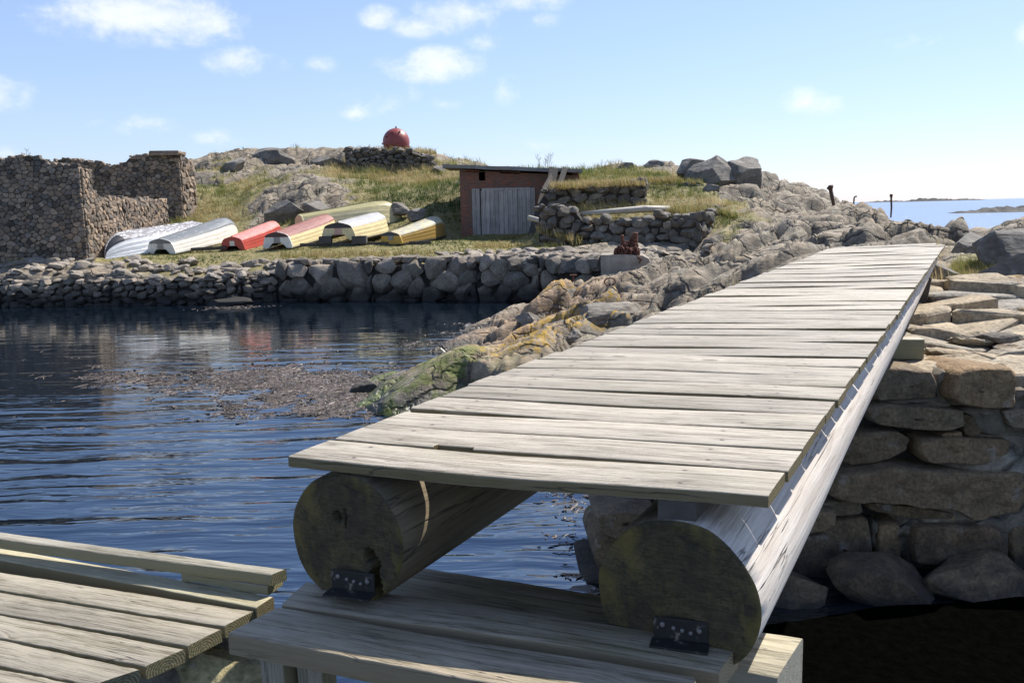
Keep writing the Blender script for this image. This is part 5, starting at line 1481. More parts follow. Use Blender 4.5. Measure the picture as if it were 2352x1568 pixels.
# ------------------------------------------------------------------ brick shed
def build_shed():
    Y = 34.0
    pl, pr_ = aty(1060, 545, Y), aty(1332, 545, Y)
    zb = 1.55
    zl = aty(1060, 386, Y).z; zr = aty(1332, 396, Y).z
    W = pr_.x - pl.x
    root = empty('brick_shed', (pl.x, Y, zb), 0, 'small red brick shed with plank doors and a flat concrete roof', 'shed')
    mb = MB()
    dx0, dx1 = (1088 - 1060) / FPX * Y, (1228 - 1060) / FPX * Y; dz = aty(1100, 434, Y).z - zb
    H0, H1 = zl - zb, zr - zb
    top = lambda x: H0 + (H1 - H0) * x / W
    def panel(x0, x1, z0, z1a, z1b, t=.24):
        v = [(x0, 0, z0), (x1, 0, z0), (x1, 0, z1b), (x0, 0, z1a), (x0, t, z0), (x1, t, z0), (x1, t, z1b), (x0, t, z1a)]
        mb.add(v, [(0, 1, 2, 3), (5, 4, 7, 6), (4, 0, 3, 7), (1, 5, 6, 2), (3, 2, 6, 7), (4, 5, 1, 0)])
    # front wall round the door opening, with bricks fallen out under the roof
    hx0, hx1 = .74, .98
    panel(0, dx0, -.3, dz, dz); panel(dx1, W, -.3, dz, dz)
    panel(0, hx0, dz, top(0) - .14, top(hx0) - .10); panel(hx0, hx1, dz, top(hx0) - .44, top(hx1) - .44); panel(hx1, W, dz, top(hx1) - .08, top(W) - .12)
    x = 0.0; rng = random.Random(4)
    while x < W - .2:
        if rng.random() < .45 and not (hx0 - .2 < x < hx1): panel(x, x + .25, top(x) - .15, top(x) - .06 - rng.random() * .02, top(x) - .06)
        x += .26
    mb.obj('front_wall', [M['brick']], root)
    sb = MB(); sb.box((.12, 2.2, 1.2), (.24, 3.9, 2.9)); sb.box((W - .12, 2.2, 1.2), (.24, 3.9, 2.7)); sb.box((W / 2, 4.1, 1.2), (W, .24, 2.7))
    sb.obj('side_wall', [M['brick']], root)
    ib = MB(); ib.box((W / 2, 1.0, 1.2), (W - .5, .05, 2.75)); ib.obj('dark_interior', [M['shadowhole']], root)  # near-black panel added as the unlit inside behind the missing bricks
    rb = MB()
    th = .13; o0, o1 = -.62, W + .1
    zz = lambda x: top(x)
    v = []
    for x in np.linspace(o0, o1, 14):
        for (y, dz_) in ((-.35, 0), (-.35, th), (4.4, th + .1), (4.4, .1)):
            v.append((x, y + (rng.random() - .5) * .04, zz(x) + dz_ - .02 + (rng.random() - .5) * .03))
    f = []
    for i in range(13):
        a = i * 4; b = a + 4
        f += [(a, a + 1, b + 1, b), (a + 1, a + 2, b + 2, b + 1), (a + 2, a + 3, b + 3, b + 2), (a + 3, a, b, b + 3)]
    f += [(0, 3, 2, 1), (52, 53, 54, 55)]
    rb.add(v, [q[::-1] for q in f]); rb.obj('roof', [M['slab']], root)
    # doors
    door = empty('door', (0, 0, 0)); door.parent = root
    n = 12; x = dx0 - .03
    db = MB(); rng = random.Random(8)
    wds = [.16, .17, .03] + [.2, .17, .2, .16, .2, .17, .2, .2, .17, .17, .18, .19]
    tot = sum(wds); sc_ = (dx1 - dx0 + .06) / tot
    for k, wd in enumerate(wds):
        wd *= sc_
        if k != 2:
            z0 = rng.uniform(-.02, .06) if k > 1 else (-.05 if k == 0 else -.12); z1 = dz - rng.uniform(0, .03) + (.03 if k in (0, 1, 13, 14) else -.06)
            db.box((x + wd / 2, -.035 + rng.uniform(-.006, .006), (z0 + z1) / 2), (wd - .012, .03, z1 - z0), None, 0, rng.random())
        x += wd
    db.box(((dx0 + dx1) / 2 + .1, -.045, dz - .03), (dx1 - dx0 - .5, .03, .1), None, 0, .5)
    db.obj('door_planks', [M['doorwood']], door)
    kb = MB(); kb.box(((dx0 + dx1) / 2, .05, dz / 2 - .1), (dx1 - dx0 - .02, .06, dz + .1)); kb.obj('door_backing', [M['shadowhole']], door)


def door_mat():
    m, nt, b = mat('grey door boards')
    oc = nd(nt, 'ShaderNodeTexCoord').outputs['Object']
    at = nd(nt, 'ShaderNodeAttribute', attribute_name='tint').outputs['Fac']
    g = noise(nt, mapping(nt, oc, (28, 28, 1.2)), 1.0, 5, 0.65, 0.4); b2 = noise(nt, oc, 2.2, 4, 0.6)
    c = ramp(nt, g, [(0.3, (0.19, 0.165, 0.145)), (0.5, (0.35, 0.32, 0.29)), (0.7, (0.46, 0.42, 0.385))])
    c = mix(nt, 1.0, c, ramp(nt, at, [(0, 0.8), (1, 1.15)]), 'MULTIPLY')
    c = mix(nt, 1.0, c, ramp(nt, b2, [(0.3, 0.8), (0.7, 1.15)]), 'MULTIPLY')
    nt.links.new(c, b.inputs['Base Color']); b.inputs['Roughness'].default_value = .85
    nt.links.new(bump(nt, g, .6, .01), b.inputs['Normal'])
    return m


M['doorwood'] = door_mat()
build_shed()


def free_board(p0, p1, w, th, m, label, cat='board', seed=1, name='weathered_board', face=Vector((0, -1, 0)), group=None):
    p0, p1 = Vector(p0), Vector(p1); d = (p1 - p0).normalized(); s = d.cross(face).normalized() * w / 2
    o = board_mesh(p0 - s, p1 - s, p1 + s, p0 + s, th, seed, n=8, m=m, name=name, rad=.004)
    return tag(o, label, cat, group)


# boards leaning on the shed
for k, (x0, y0, x1, y1, Y0, Y1, w, lab) in enumerate([
    (1262, 446, 1272, 386, 32.6, 33.4, .34, 'wide grey board leaning upright against the shed front, left of the pair'), (1280, 440, 1298, 386, 32.5, 33.4, .2, 'narrow grey board leaning steeply beside the wide one at the shed'),
    (1248, 436, 1268, 402, 32.4, 33.2, .16, 'short grey slat leaning low in front of the wide board at the shed'), (1215, 548, 1247, 440, 31.5, 33.2, .16, 'dark thin plank leaning at a slant beside the shed door'),
    (1222, 546, 1252, 455, 31.2, 32.6, .12, 'grey plank slanting against the dark one by the shed door')]):
    free_board(aty(x0, y0, Y0), aty(x1, y1, Y1), w, .04, M['greybrd'], lab, 'board', 400 + k)


# ------------------------------------------------------------------ ruined foundation to the right of the shed
def build_foundation():
    A = aty(1238, 556, 28.6); B = aty(1612, 566, 27.2); A.z = 1.35; B.z = 1.2
    root = empty('ruined_foundation', A, 0, 'two stepped dry stone foundation walls overgrown with grass beside the shed', 'ruin')
    inv = -A
    zl = 2.46; w = (B - A).length
    tp = lambda s: (1.38 if s < 1.25 else 1.0 if s < 2.2 else 0.92 + 0.22 * min(1, (s - 2.2) / 1.8))
    masonry('lower_wall', A + inv, B + inv, 1.45, .5, [M['hillwall'], M['mortar']], 51, root, 1.5, tp, .045, .012, thick=.7, rocks=.09)
    C = aty(1660, 545, 31.2); C.z = 1.45
    masonry('lower_wall_return', B + inv + Vector((.02, .05, 0)), C + inv, 1.2, .5, [M['hillwall'], M['mortar']], 52, root, .9, lambda s: 1.14, .09, .014, thick=.6, rocks=.09)
    D = aty(1252, 480, 31.8); E = aty(1480, 480, 31.4); D.z = 2.45; E.z = 2.45
    hu = 1.02
    masonry('upper_wall', D + inv, E + inv, 1.2, .55, [M['hillwall'], M['mortar']], 53, root, 1.7, lambda s: hu - .1 + (.16 if s > 3.0 else 0), .04, .01, thick=.5, rocks=.08)
    F = aty(1484, 480, 33.4); F.z = 2.45
    masonry('upper_wall_return', E + inv + Vector((.0, .05, 0)), F + inv, 1.2, .5, [M['hillwall'], M['mortar']], 54, root, 1.1, lambda s: hu + .06, .06, .012, thick=.4)
    G = aty(1480, 475, 34.0); H = aty(1614, 475, 34.0); G.z = 2.5; H.z = 2.55
    masonry('recess_wall', G + inv, H + inv, 1.1, .4, [M['hillwall'], M['mortar']], 55, root, 1.6, lambda s: .98, .05, .012, thick=.5, rocks=.08)
    # the earth they retain
    eb = MB()
    def slab(p, z0, z1):
        n = len(p); v = [Vector((q.x, q.y, z0)) + inv for q in p] + [Vector((q.x, q.y, z1)) + inv for q in p]
        eb.add(v, [tuple(range(n, 2 * n))] + [(i, (i + 1) % n, (i + 1) % n + n, i + n) for i in range(n)])
    bk = Vector((.15, .5, 0))
    slab([A + Vector((.3, .3, 0)), B + Vector((-.2, .3, 0)), C + Vector((-.3, 0, 0)), aty(1500, 500, 33.6), D + Vector((0, -.1, 0))], 1.0, 2.30)
    slab([D + Vector((.1, .25, 0)), E + Vector((-.1, .25, 0)), F + Vector((-.1, .2, 0)), aty(1480, 470, 35.5), aty(1260, 470, 35.5)], 2.0, 3.36)
    eb.obj('turf_core', [M['turf']], root)


M['turf'] = plain('matted turf', (0.19, 0.16, 0.075), 1.0, .5, 6, .03)
build_foundation()
# pale driftwood spar on the lower terrace
dp = MB(); a, b = aty(1335, 492, 28.8), aty(1540, 480, 29.4)
dp.tube([a, a.lerp(b, .35) + Vector((0, 0, .03)), a.lerp(b, .7) + Vector((0, 0, .05)), b], [.075, .10, .12, .10], 10)
tag(dp.obj('driftwood_spar', [M['driftwood']], None, True), 'bleached pale round spar lying along the lower foundation terrace', 'driftwood')
dp = MB(); a, b = aty(1215, 500, 29.6), aty(1262, 512, 29.0)
dp.tube([a, b], [.09, .07], 9)
tag(dp.obj('driftwood_spar', [M['driftwood']], None, True), 'short pale log end poking out left of the foundation wall', 'driftwood')


# ------------------------------------------------------------------ dry stone wall and buoy on the hilltop
def build_hilltop():
    A = aty(794, 394, 45.6); B = aty(1000, 396, 45.4); A.z = 4.5; B.z = 4.5
    root = empty('hilltop_wall', A, 0, 'dry stone retaining wall on the hilltop under the red buoy', 'wall')
    top = aty(794, 345, 45.6).z - 4.5
    w = (B - A).length
    masonry('stone_facing', Vector((0, 0, 0)), B - A, top + .3, .42, [M['hillwall'], M['mortar']], 61, root, 1.7, lambda s: top + .05 - .55 * max(0, (s - w * .68) / (w * .32)), .09, .02, thick=1.4, rocks=.1)
    c = aty(910, 326, 47.2)
    r = 30 / FPX * 47.2
    bu = empty('mooring_buoy', (c.x, c.y, c.z - r), 0, 'big round red brown steel buoy standing on the hilltop wall', 'buoy')
    vs = []; fs = []; nU, nV = 48, 26
    bm = bmesh.new(); bmesh.ops.create_uvsphere(bm, u_segments=nU, v_segments=nV, radius=r)
    v = [x.co.copy() + Vector((0, 0, r)) for x in bm.verts]; f = [tuple(q.index for q in ff.verts) for ff in bm.faces]; bm.free()
    mesh_obj('shell', v, f, M['buoy'], bu, True)
    tilt = Matrix.Rotation(R(7), 3, 'Y')
    fb = MB(); n = 64
    ring = [((r + .0) * 1.0, -.03), (r + .045, -.03), (r + .045, .03), (r, .03)]
    vv = []
    for k in range(n):
        a = 2 * math.pi * k / n
        for (q, z) in ring: vv.append(tilt @ Vector((q * math.cos(a), q * math.sin(a), z - .17)) + Vector((0, 0, r)))
    ff = []
    for k in range(n):
        for j in range(4): ff.append((k * 4 + j, ((k + 1) % n) * 4 + j, ((k + 1) % n) * 4 + (j + 1) % 4, k * 4 + (j + 1) % 4))
    fb.add(vv, ff); fb.obj('weld_flange', [M['buoy']], bu)
    lb = MB(); lb.tube([(0.02, 0, 2 * r - .02), (0.02, 0, 2 * r + .09)], [.05, .035], 8); lb.obj('lug', [M['rust']], bu)
    for (ax, el) in ((-100, 35), (-60, 42), (-130, 20)):
        d = Vector((math.cos(R(ax)) * math.cos(R(el)), math.sin(R(ax)) * math.cos(R(el)), math.sin(R(el))))
        p = Vector((0, 0, r)) + d * r; sb = MB(); sb.tube([p - d * .02, p + d * .05], [.045, .045], 8); sb.obj('stud', [M['rust']], bu)


build_hilltop()

# ------------------------------------------------------------------ boats
def paint(name, col, peel=None, rough=.4, amt=(.56, .64), sc=7):
    return plain(name, col, rough, .2, 3.5, 0.0, spots=(sc, amt[0], amt[1], peel) if peel else (6, .60, .74, tuple(q * .72 + .02 for q in col)), stretch=(.6, 2, 2))


def boat(label, stern, az, L, B, D0, D1, sidem, botm, trm, bandm=None, padm=None, pitch=0.0, gun=None, z=None, notch=True, steps=3, roll=0.0, bow_full=2.4, tw=.9, stem=None):
    """an upturned open boat: local X from the transom to the stem, gunwales on the ground"""
    X, Y = stern
    root = empty('rowing_boat', (X, Y, (ground(X, Y) if z is None else z)), 0, label, 'boat', 'upturned boats on the quay')
    root.rotation_euler = Euler((roll, -pitch, R(90) - az), 'XYZ')
    NS = 40
    ts = np.concatenate([np.linspace(0, .6, 16), np.linspace(.63, 1, NS - 16)])
    hb = lambda t: B / 2 * (tw + (1 - tw) * math.sin(min(1, t / .5) * math.pi / 2)) * (1 - max(0, (t - .42) / .58) ** bow_full) + .012
    dp = lambda t: (D0 + (D1 - D0) * min(1, t / .72) ** 1.1) * (1 if t < .8 else math.sqrt(max(0, 1 - ((t - .8) / .2) ** 2)) * .96 + .04)
    prof = [(1.0, 0.0), (.99, .16), (.945, .168), (.935, .36), (.885, .368), (.875, .55), (.825, .558), (.80, .68)]
    bot = [(.80, .68), (.76, .76), (.62, .84), (.32, .925), (.06, .975)]
    def strip(pr):
        vs = []; fs = []; n = len(pr)
        for sgn in (1, -1):
            b0 = len(vs)
            for t in ts:
                for (fy, fz) in pr:
                    f_ = fy + (1 - fy) * 0.0
                    vs.append((t * L, sgn * hb(t) * f_, dp(t) * fz))
            for i in range(len(ts) - 1):
                for k in range(n - 1):
                    q = (b0 + i * n + k, b0 + (i + 1) * n + k, b0 + (i + 1) * n + k + 1, b0 + i * n + k + 1)
                    fs.append(q if sgn < 0 else q[::-1])
        return vs, fs
    v, f = strip(prof); smooth_by_angle(mesh_obj('hull_side', v, f, M[sidem], root), 18)
    pr2 = bot + [(0.0, .985)]
    v, f = strip(pr2)
    if stem:
        far = [q for q in f if max(v[k][0] for k in q) > .86 * L]; f = [q for q in f if max(v[k][0] for k in q) <= .86 * L]
        smooth_by_angle(mesh_obj('tarred_stem', v, far, M[stem], root), 25)
    smooth_by_angle(mesh_obj('hull_bottom', v, f, M[botm], root), 25)
    kb = MB(); n = 0; pts = []
    kv = []; 
    for t in ts:
        zt = dp(t); kv += [(t * L, -.025, zt * .97), (t * L, -.018, zt * .985 + .03), (t * L, .018, zt * .985 + .03), (t * L, .025, zt * .97)]
    kf = []
    for i in range(len(ts) - 1):
        kf += [(i * 4 + k, (i + 1) * 4 + k, (i + 1) * 4 + k + 1, i * 4 + k + 1)[::-1] for k in range(3)]
    kb.add(kv, kf); kb.obj('keel', [M[botm]], root)
    # transom, cut away for the outboard
    b0, d0 = hb(0), dp(0)
    full = [(1.0, 0.0), (.985, .16), (.935, .36), (.875, .55), (.80, .68), (.76, .76), (.62, .84), (.32, .925), (0, .985)]
    outl = [(b0 * y, d0 * zz) for y, zz in full]; outl = outl + [(-y, zz) for y, zz in outl[-2::-1]]
    nh, nw0, nw1 = (.30 * d0, .34 * b0, .62 * b0)
    nt_ = [(-nw1, 0), (-nw0, nh), (nw0, nh), (nw1, 0)] if notch else []
    poly = outl + nt_
    def prism(name, pl, x0, x1, mm):
        bm = bmesh.new(); vs_ = [bm.verts.new((x0, y, zz)) for y, zz in pl]; fc = bm.faces.new(vs_)
        r_ = bmesh.ops.extrude_face_region(bm, geom=[fc]); bmesh.ops.translate(bm, verts=[e for e in r_['geom'] if isinstance(e, bmesh.types.BMVert)], vec=(x1 - x0, 0, 0))
        bmesh.ops.triangulate(bm, faces=bm.faces[:]); bmesh.ops.recalc_face_normals(bm, faces=bm.faces[:])
        me = bpy.data.meshes.new(name); bm.to_mesh(me); bm.free(); me.materials.append(M[mm])
        o = bpy.data.objects.new(name, me); COL.objects.link(o); o.parent = root; return o
    prism('transom', poly, -.03, .02, trm)
    if bandm:
        lim = .66 * d0
        top = [q for q in outl if q[1] >= lim - 1e-6]
        yb = np.interp(.66, [z_ for _, z_ in full], [y_ for y_, _ in full]) * b0
        prism('bottom_band', [(yb, lim)] + [q for q in top if q[1] > lim + .01] + [(-yb, lim)], -.036, -.028, bandm)
    if padm: prism('motor_pad', [(-nw0 * .62, nh + .01), (nw0 * .62, nh + .01), (nw0 * .55, d0 * .66), (-nw0 * .55, d0 * .66)], -.05, -.02, padm)
    # rubbing strake along the gunwale
    for sgn in (1, -1):
        gv = []; gf = []
        for t in ts:
            y = hb(t); gv += [(t * L, sgn * (y - .02), -.03), (t * L, sgn * (y + .022), -.03), (t * L, sgn * (y + .022), .022), (t * L, sgn * (y - .01), .024)]
        for i in range(len(ts) - 1):
            gf += [(i * 4 + k, (i + 1) * 4 + k, (i + 1) * 4 + (k + 1) % 4, i * 4 + (k + 1) % 4) for k in range(4)]
        g = mesh_obj('gunwale', gv, gf, M[gun or 'bk_rub'], root)
    return root


M['bk_rub'] = paint('dark rubbing strake', (.05, .045, .04))
M['bt_white'] = paint('white hull paint', (.78, .79, .80)); M['bt_grey'] = paint('grey bottom paint', (.17, .18, .18), (.30, .31, .31), .5)
M['bt_peel'] = paint('peeling silver bottom', (.24, .225, .215), (.75, .75, .77), .45, (.52, .58), 9)
M['bt_ivory'] = paint('ivory hull paint', (.74, .70, .60)); M['bt_red'] = paint('red hull paint', (.43, .07, .05)); M['bt_pink'] = paint('faded red bottom', (.56, .22, .18), (.66, .36, .31), .5)
M['bt_cream'] = paint('cream hull paint', (.72, .60, .34)); M['bt_brown'] = paint('brown red bottom paint', (.30, .135, .105), (.40, .22, .18), .55); M['bt_dbrown'] = paint('dark brown band', (.07, .03, .03))
M['bt_lemon'] = paint('pale yellow hull', (.62, .55, .32)); M['bt_olive'] = paint('olive yellow bottom', (.34, .30, .13), (.44, .40, .2), .5)
M['bt_black'] = paint('black band', (.025, .025, .028)); M['bt_lgrey'] = paint('light grey bottom', (.42, .41, .39), (.5, .5, .48), .55)
M['bt_ochre'] = paint('ochre hull paint', (.30, .19, .045)); M['bt_yellow'] = paint('strong yellow paint', (.52, .32, .06)); M['bt_blue'] = paint('dark blue band', (.035, .05, .07))
M['bt_oldcream'] = paint('worn cream bottom', (.50, .44, .27), (.30, .31, .30), .6, (.48, .6), 5); M['bt_pad'] = paint('grey wood pad', (.30, .28, .27)); M['bt_padpink'] = paint('pink ply pad', (.55, .34, .27)); M['bt_tr'] = paint('white transom paint', (.72, .70, .64))


def place(px, py, Y): p = aty(px, py, Y); return (p.x, p.y)


def build_boats():
    st1 = aty(446, 520, 35.0); bw = aty(240, 600, 29.9)
    az1 = math.atan2(bw.x - st1.x, bw.y - st1.y); L1 = (Vector((bw.x, bw.y)) - Vector((st1.x, st1.y))).length
    b1 = boat('white boat with peeling silver bottom, bow towards the water, leftmost by the ruin', (st1.x, st1.y), az1, L1, 1.75, .6, .78, 'bt_white', 'bt_peel', 'bt_white', pitch=math.atan2(1.27 - 1.86, L1), z=1.86, notch=False, gun='bt_white', bow_full=2.0, stem='bt_black')
    boat('white boat with dark grey bottom and a notched white transom', place(372, 578, 31.0), R(17), 4.7, 1.28, .56, .84, 'bt_ivory', 'bt_grey', 'bt_tr', 'bt_grey', 'bt_pad', pitch=R(5.5), z=1.36)
    boat('red boat with faded pink bottom between the white and the cream boats', place(536, 572, 31.4), R(11), 4.0, 1.0, .5, .66, 'bt_red', 'bt_pink', 'bt_red', None, 'bt_ivory2', pitch=R(5.5), z=1.42, gun='bt_red')
    boat('cream boat with brown red bottom and a white transom under a dark brown band', place(639, 566, 30.9), R(16), 4.6, 1.26, .58, .74, 'bt_cream', 'bt_brown', 'bt_tr', 'bt_dbrown', 'bt_pad', pitch=R(6), z=1.48)
    s5, e5 = aty(690, 528, 34.6), aty(928, 512, 36.6)
    boat('long pale yellow boat with olive bottom lying across behind the others', (s5.x, s5.y), math.atan2(e5.x - s5.x, e5.y - s5.y), (e5 - s5).length, 1.6, .62, .98, 'bt_lemon', 'bt_olive', 'bt_lemon', pitch=R(2.0), z=2.02, gun='bt_blue', notch=False, roll=R(-6))
    boat('cream boat with black transom band propped on wooden blocks', place(779, 546, 31.0), R(17), 3.9, 1.48, .64, .72, 'bt_cream', 'bt_lgrey', 'bt_cream', 'bt_black', 'bt_padpink', pitch=R(4), z=1.70)
    boat('small ochre dinghy with yellow transom and dark blue band, rightmost of the boats', place(900, 557, 30.8), R(31), 3.3, 1.06, .43, .74, 'bt_ochre', 'bt_oldcream', 'bt_yellow', 'bt_blue', 'bt_pad', pitch=R(3.5), z=1.53, notch=False)


M['bt_ivory2'] = M['bt_ivory']
build_boats()
# blocks and rails under the boats
def block(px, py, Y, size, rz, label, m='greybrd'):
    p = aty(px, py, Y)
    a = Vector((math.cos(rz), math.sin(rz), 0)); b = Vector((-a.y, a.x, 0)); z = Vector((0, 0, size[2] / 2))
    o = board_mesh(p - a * size[0] / 2 - b * size[1] / 2 + z, p + a * size[0] / 2 - b * size[1] / 2 + z, p + a * size[0] / 2 + b * size[1] / 2 + z, p - a * size[0] / 2 + b * size[1] / 2 + z, size[2], int(px), n=4, m=M[m], name='timber_block')
    return tag(o, label, 'block')


block(748, 551, 30.95, (.42, .4, .26), .05, 'timber block under the left corner of the propped cream boat')
block(826, 551, 30.9, (.5, .42, .28), .05, 'timber block under the right corner of the propped cream boat')
free_board(aty(440, 577, 31.4), aty(520, 572, 31.4), .16, .12, M['greybrd'], 'grey sleeper on the turf under the white boat with grey bottom', 'sleeper', 431, 'sleeper', Vector((0, 0, 1)))
free_board(aty(690, 567, 30.9), aty(990, 561, 30.9), .13, .12, M['greybrd'], 'long grey sleeper on the turf under the yellow dinghy', 'sleeper', 432, 'sleeper', Vector((0, 0, 1)))
free_board(aty(1712, 524, 26.4), aty(1768, 524, 26.2), .25, .06, M['greybrd'], 'small flat board lying on the rock right of the foundation', 'board', 433, face=Vector((0, 0, 1)))

# ------------------------------------------------------------------ mooring block with rusty chain
def build_mooring():
    Y = 23.0
    l, r = aty(1379, 640, Y), aty(1506, 640, Y)
    w = r.x - l.x; zt = aty(1400, 585, Y).z
    root = empty('mooring_block', (l.x, Y, .4), 0, 'weathered concrete mooring block at the end of the boulder quay', 'mooring block')
    bm = bmesh.new(); h = zt - .4
    pl = [(0, 0), (w * .92, 0), (w * .99, h * .55), (w * .88, h * .88), (w * .78, h * .97), (0.02, h)]
    vs = [bm.verts.new((x, 0, z)) for x, z in pl]; fc = bm.faces.new(vs); ex = bmesh.ops.extrude_face_region(bm, geom=[fc])
    bmesh.ops.translate(bm, verts=[e for e in ex['geom'] if isinstance(e, bmesh.types.BMVert)], vec=(.12, .95, 0))
    bmesh.ops.triangulate(bm, faces=[f for f in bm.faces if len(f.verts) > 4])
    bmesh.ops.subdivide_edges(bm, edges=bm.edges[:], cuts=5, use_grid_fill=True); bmesh.ops.recalc_face_normals(bm, faces=bm.faces[:])
    me = bpy.data.meshes.new('concrete_body'); bm.to_mesh(me); bm.free(); me.materials.append(M['concrete'])
    p = np.array([v.co[:] for v in me.vertices]); p += fbm3(p + 3, 4.0, 3, 3)[:, None] * .03; me.vertices.foreach_set('co', p.ravel().astype(np.float32))
    o = bpy.data.objects.new('concrete_body', me); COL.objects.link(o); o.parent = root
    for (px, y0, y1, rad) in ((1430, 572, 541, .05), (1460, 578, 535, .07)):
        a, b = aty(px, y0 + 8, Y + .35), aty(px - 1, y1, Y + .35); pb = MB(); inv = -Vector(root.location)
        pb.tube([a + inv, b + inv, b + inv + Vector((0, 0, .02))], [rad, rad, rad * .6], 8); pb.obj('iron_post', [M['rust']], root)
    # chain heaped round the posts and hanging over the edge
    cb = MB(); rng = random.Random(6); c = aty(1440, 576, Y + .3)
    def link(p, rx, ry, rz, s=.075):
        q = Euler((rx, ry, rz)).to_matrix()
        pts = [Vector(p) + q @ Vector((s * 1.35 * math.cos(a), s * .8 * math.sin(a), 0)) for a in np.linspace(0, 2 * math.pi, 11)]
        cb.tube(pts, s * .27, 5, cap=False)
    for i in range(85):
        d = rng.random() ** .6; a = rng.random() * 6.28
        link(c + Vector((math.cos(a) * d * .30, math.sin(a) * d * .22, (1 - d) * .26 * rng.random() - .03)), rng.random() * 3, rng.random() * 3, rng.random() * 6)
    for (p0, p1, sag, n) in ((aty(1432, 570, Y + .3), aty(1456, 548, Y + .3), .1, 9), (aty(1460, 575, Y + .2), aty(1470, 598, Y - .05), .0, 9), (aty(1452, 548, Y + .35), aty(1466, 580, Y + .1), .0, 10)):
        for i in range(n):
            t = i / (n - 1); p = p0.lerp(p1, t) - Vector((0, 0, sag * math.sin(t * math.pi))); link(p, rng.random() * 3, rng.random(), rng.random() * 3, .06)
    tag(cb.obj('rusty_chain', [M['rust']], None, True), 'heap of rusty chain around the iron posts on the concrete mooring block', 'chain')


build_mooring()
mb = MB(); a, b = aty(1317, 668, 20.5), aty(1317, 632, 20.5)
mb.tube([a, b], .028, 7); mb.box(b, (.16, .1, .03)); tag(mb.obj('iron_stake', [M['rust']]), 'thin rusty iron stake standing before the boulder quay', 'stake')
mb = MB(); c = aty(1401, 688, 15.6); c.z = ground(c.x, c.y) + .03
mb.tube([c + Vector((.1 * math.cos(a), 0, .07 * math.sin(a))) for a in np.linspace(0, 6.28, 14)], .013, 6, cap=False)
tag(mb.obj('iron_ring', [M['rust']]), 'rusty iron ring let into the striped rock beside the bridge', 'ring')

# posts on the rocks at the right
def post(name, pts, rad, label, m='darkrust', head=None):
    mb = MB(); mb.tube(pts, rad, 9)
    if head: mb.tube(head, rad[-1] * 1.45, 9)
    return tag(mb.obj(name, [M[m]], None, True), label, 'post')


Yp = 33.0
p0, p1 = aty(1918, 486, Yp), aty(1908, 436, Yp)
post('iron_post', [p0, p0.lerp(p1, .5), p1], [.055, .065, .075], 'thick rusty iron post leaning left on the bare rock ridge', head=[p1 - Vector((.06, 0, -.0)), p1 + Vector((-.0, 0, .09)), p1 + Vector((.05, 0, .08))])
p0, p1 = aty(1962, 475, 35.5), aty(1962, 454, 35.5)
post('thin_post', [p0, p0.lerp(p1, .4) + Vector((-.02, 0, 0)), p1, p1 + Vector((.03, 0, .04)), p1 + Vector((.1, 0, .05))], [.03] * 5, 'short thin post with a bent tip on the ridge by the horizon')
p0, p1 = aty(2046, 500, 35.5), aty(2047, 450, 35.5)
post('thin_post', [p0, p0.lerp(p1, .45) + Vector((.02, 0, 0)), p1], [.03, .035, .04], 'tall thin post with a knob on top at the right end of the ridge', head=[p1 - Vector((0, 0, .04)), p1 + Vector((0, 0, .07))])

# timbers on the pier
p = aty(2040, 772, 6.35)
def timber(px0, py0, px1, py1, z, dep, th, m, label, name):
    a, b = onz(px0, py0, z), onz(px1, py1, z); d = (b - a).normalized(); bk = Vector((-d.y, d.x, 0)) * dep
    return tag(board_mesh(a, b, b + bk, a + bk, th, 55, n=8, m=m, name=name, rad=.005), label, 'timber')


timber(1960, 779, 2124, 779, 1.585, .17, .15, M['rail'], 'short squared timber under the log on top of the stone pier', 'squared_timber')
a = aty(2093, 700, 8.2)
mb = MB(); mb.box((0, 0, 0), (.26, .06, .34), Euler((0, R(8), R(-30))).to_matrix()); o = mb.obj('support_plate', [M['greybrd']]); o.location = aty(2100, 672, 8.6)
tag(o, 'pale upright board under the far half of the footbridge', 'board')
mb = MB(); mb.tube([onz(895, 1018, 1.955), onz(912, 1022, 1.957)], [.012, .008], 8)
shell = rock_obj('shell', 811, onz(895, 1019, 1.953), (.028, .016, .010), .3, sub=3, cuts=3, m='shellwhite', label='white shell in the notch of the second deck plank', cat='shell', flat=.9, nz=.02)
shell.location.z = 1.962

# ------------------------------------------------------------------ islands
def island(name, px0, px1, Y, hgt, label, seed, n=60, dep=14.0):
    x0 = (px0 - 1176) / FPX * Y; x1 = (px1 - 1176) / FPX * Y
    xs = np.linspace(x0, x1, n); ys = np.linspace(0, 1, 14)
    X, V = np.meshgrid(xs, ys); Yy = Y + (V - .5) * dep
    e = np.sin(np.clip((X - x0) / (x1 - x0), 0, 1) * np.pi) ** .5 * np.sin(V * np.pi)
    sc = 40 / (x1 - x0)
    Z = e * hgt * (0.75 + 1.1 * fbm2(X * sc * .25, Yy * .25, 5, seed)) - hgt * .12
    v = np.stack([X.ravel(), Yy.ravel(), Z.ravel()], 1)
    f = [(j * n + i, j * n + i + 1, (j + 1) * n + i + 1, (j + 1) * n + i) for j in range(13) for i in range(n - 1)]
    tag(mesh_obj(name, v, f, M['skerry'], None, False, tint=np.full(len(v), .5)), label, None, None, 'structure')


M['skerry'] = plain('backlit skerry rock', (.06, .055, .048), .9, .3, .5)  # backlight put into the colour: rock darker than its own grey
island('skerry', 2186, 2640, 172, 1.6, 'low dark skerry in the sea to the right', 4, 110)
island('island', 2085, 2180, 2600, 11, 'faint low island on the horizon', 5, 60, 200)
island('island', 1990, 2085, 2900, 6, 'fainter flat island on the horizon left of the first', 6, 60, 200)
island('island', 2170, 2240, 2900, 6, 'faint flat island on the horizon right of the first', 7, 60, 200)

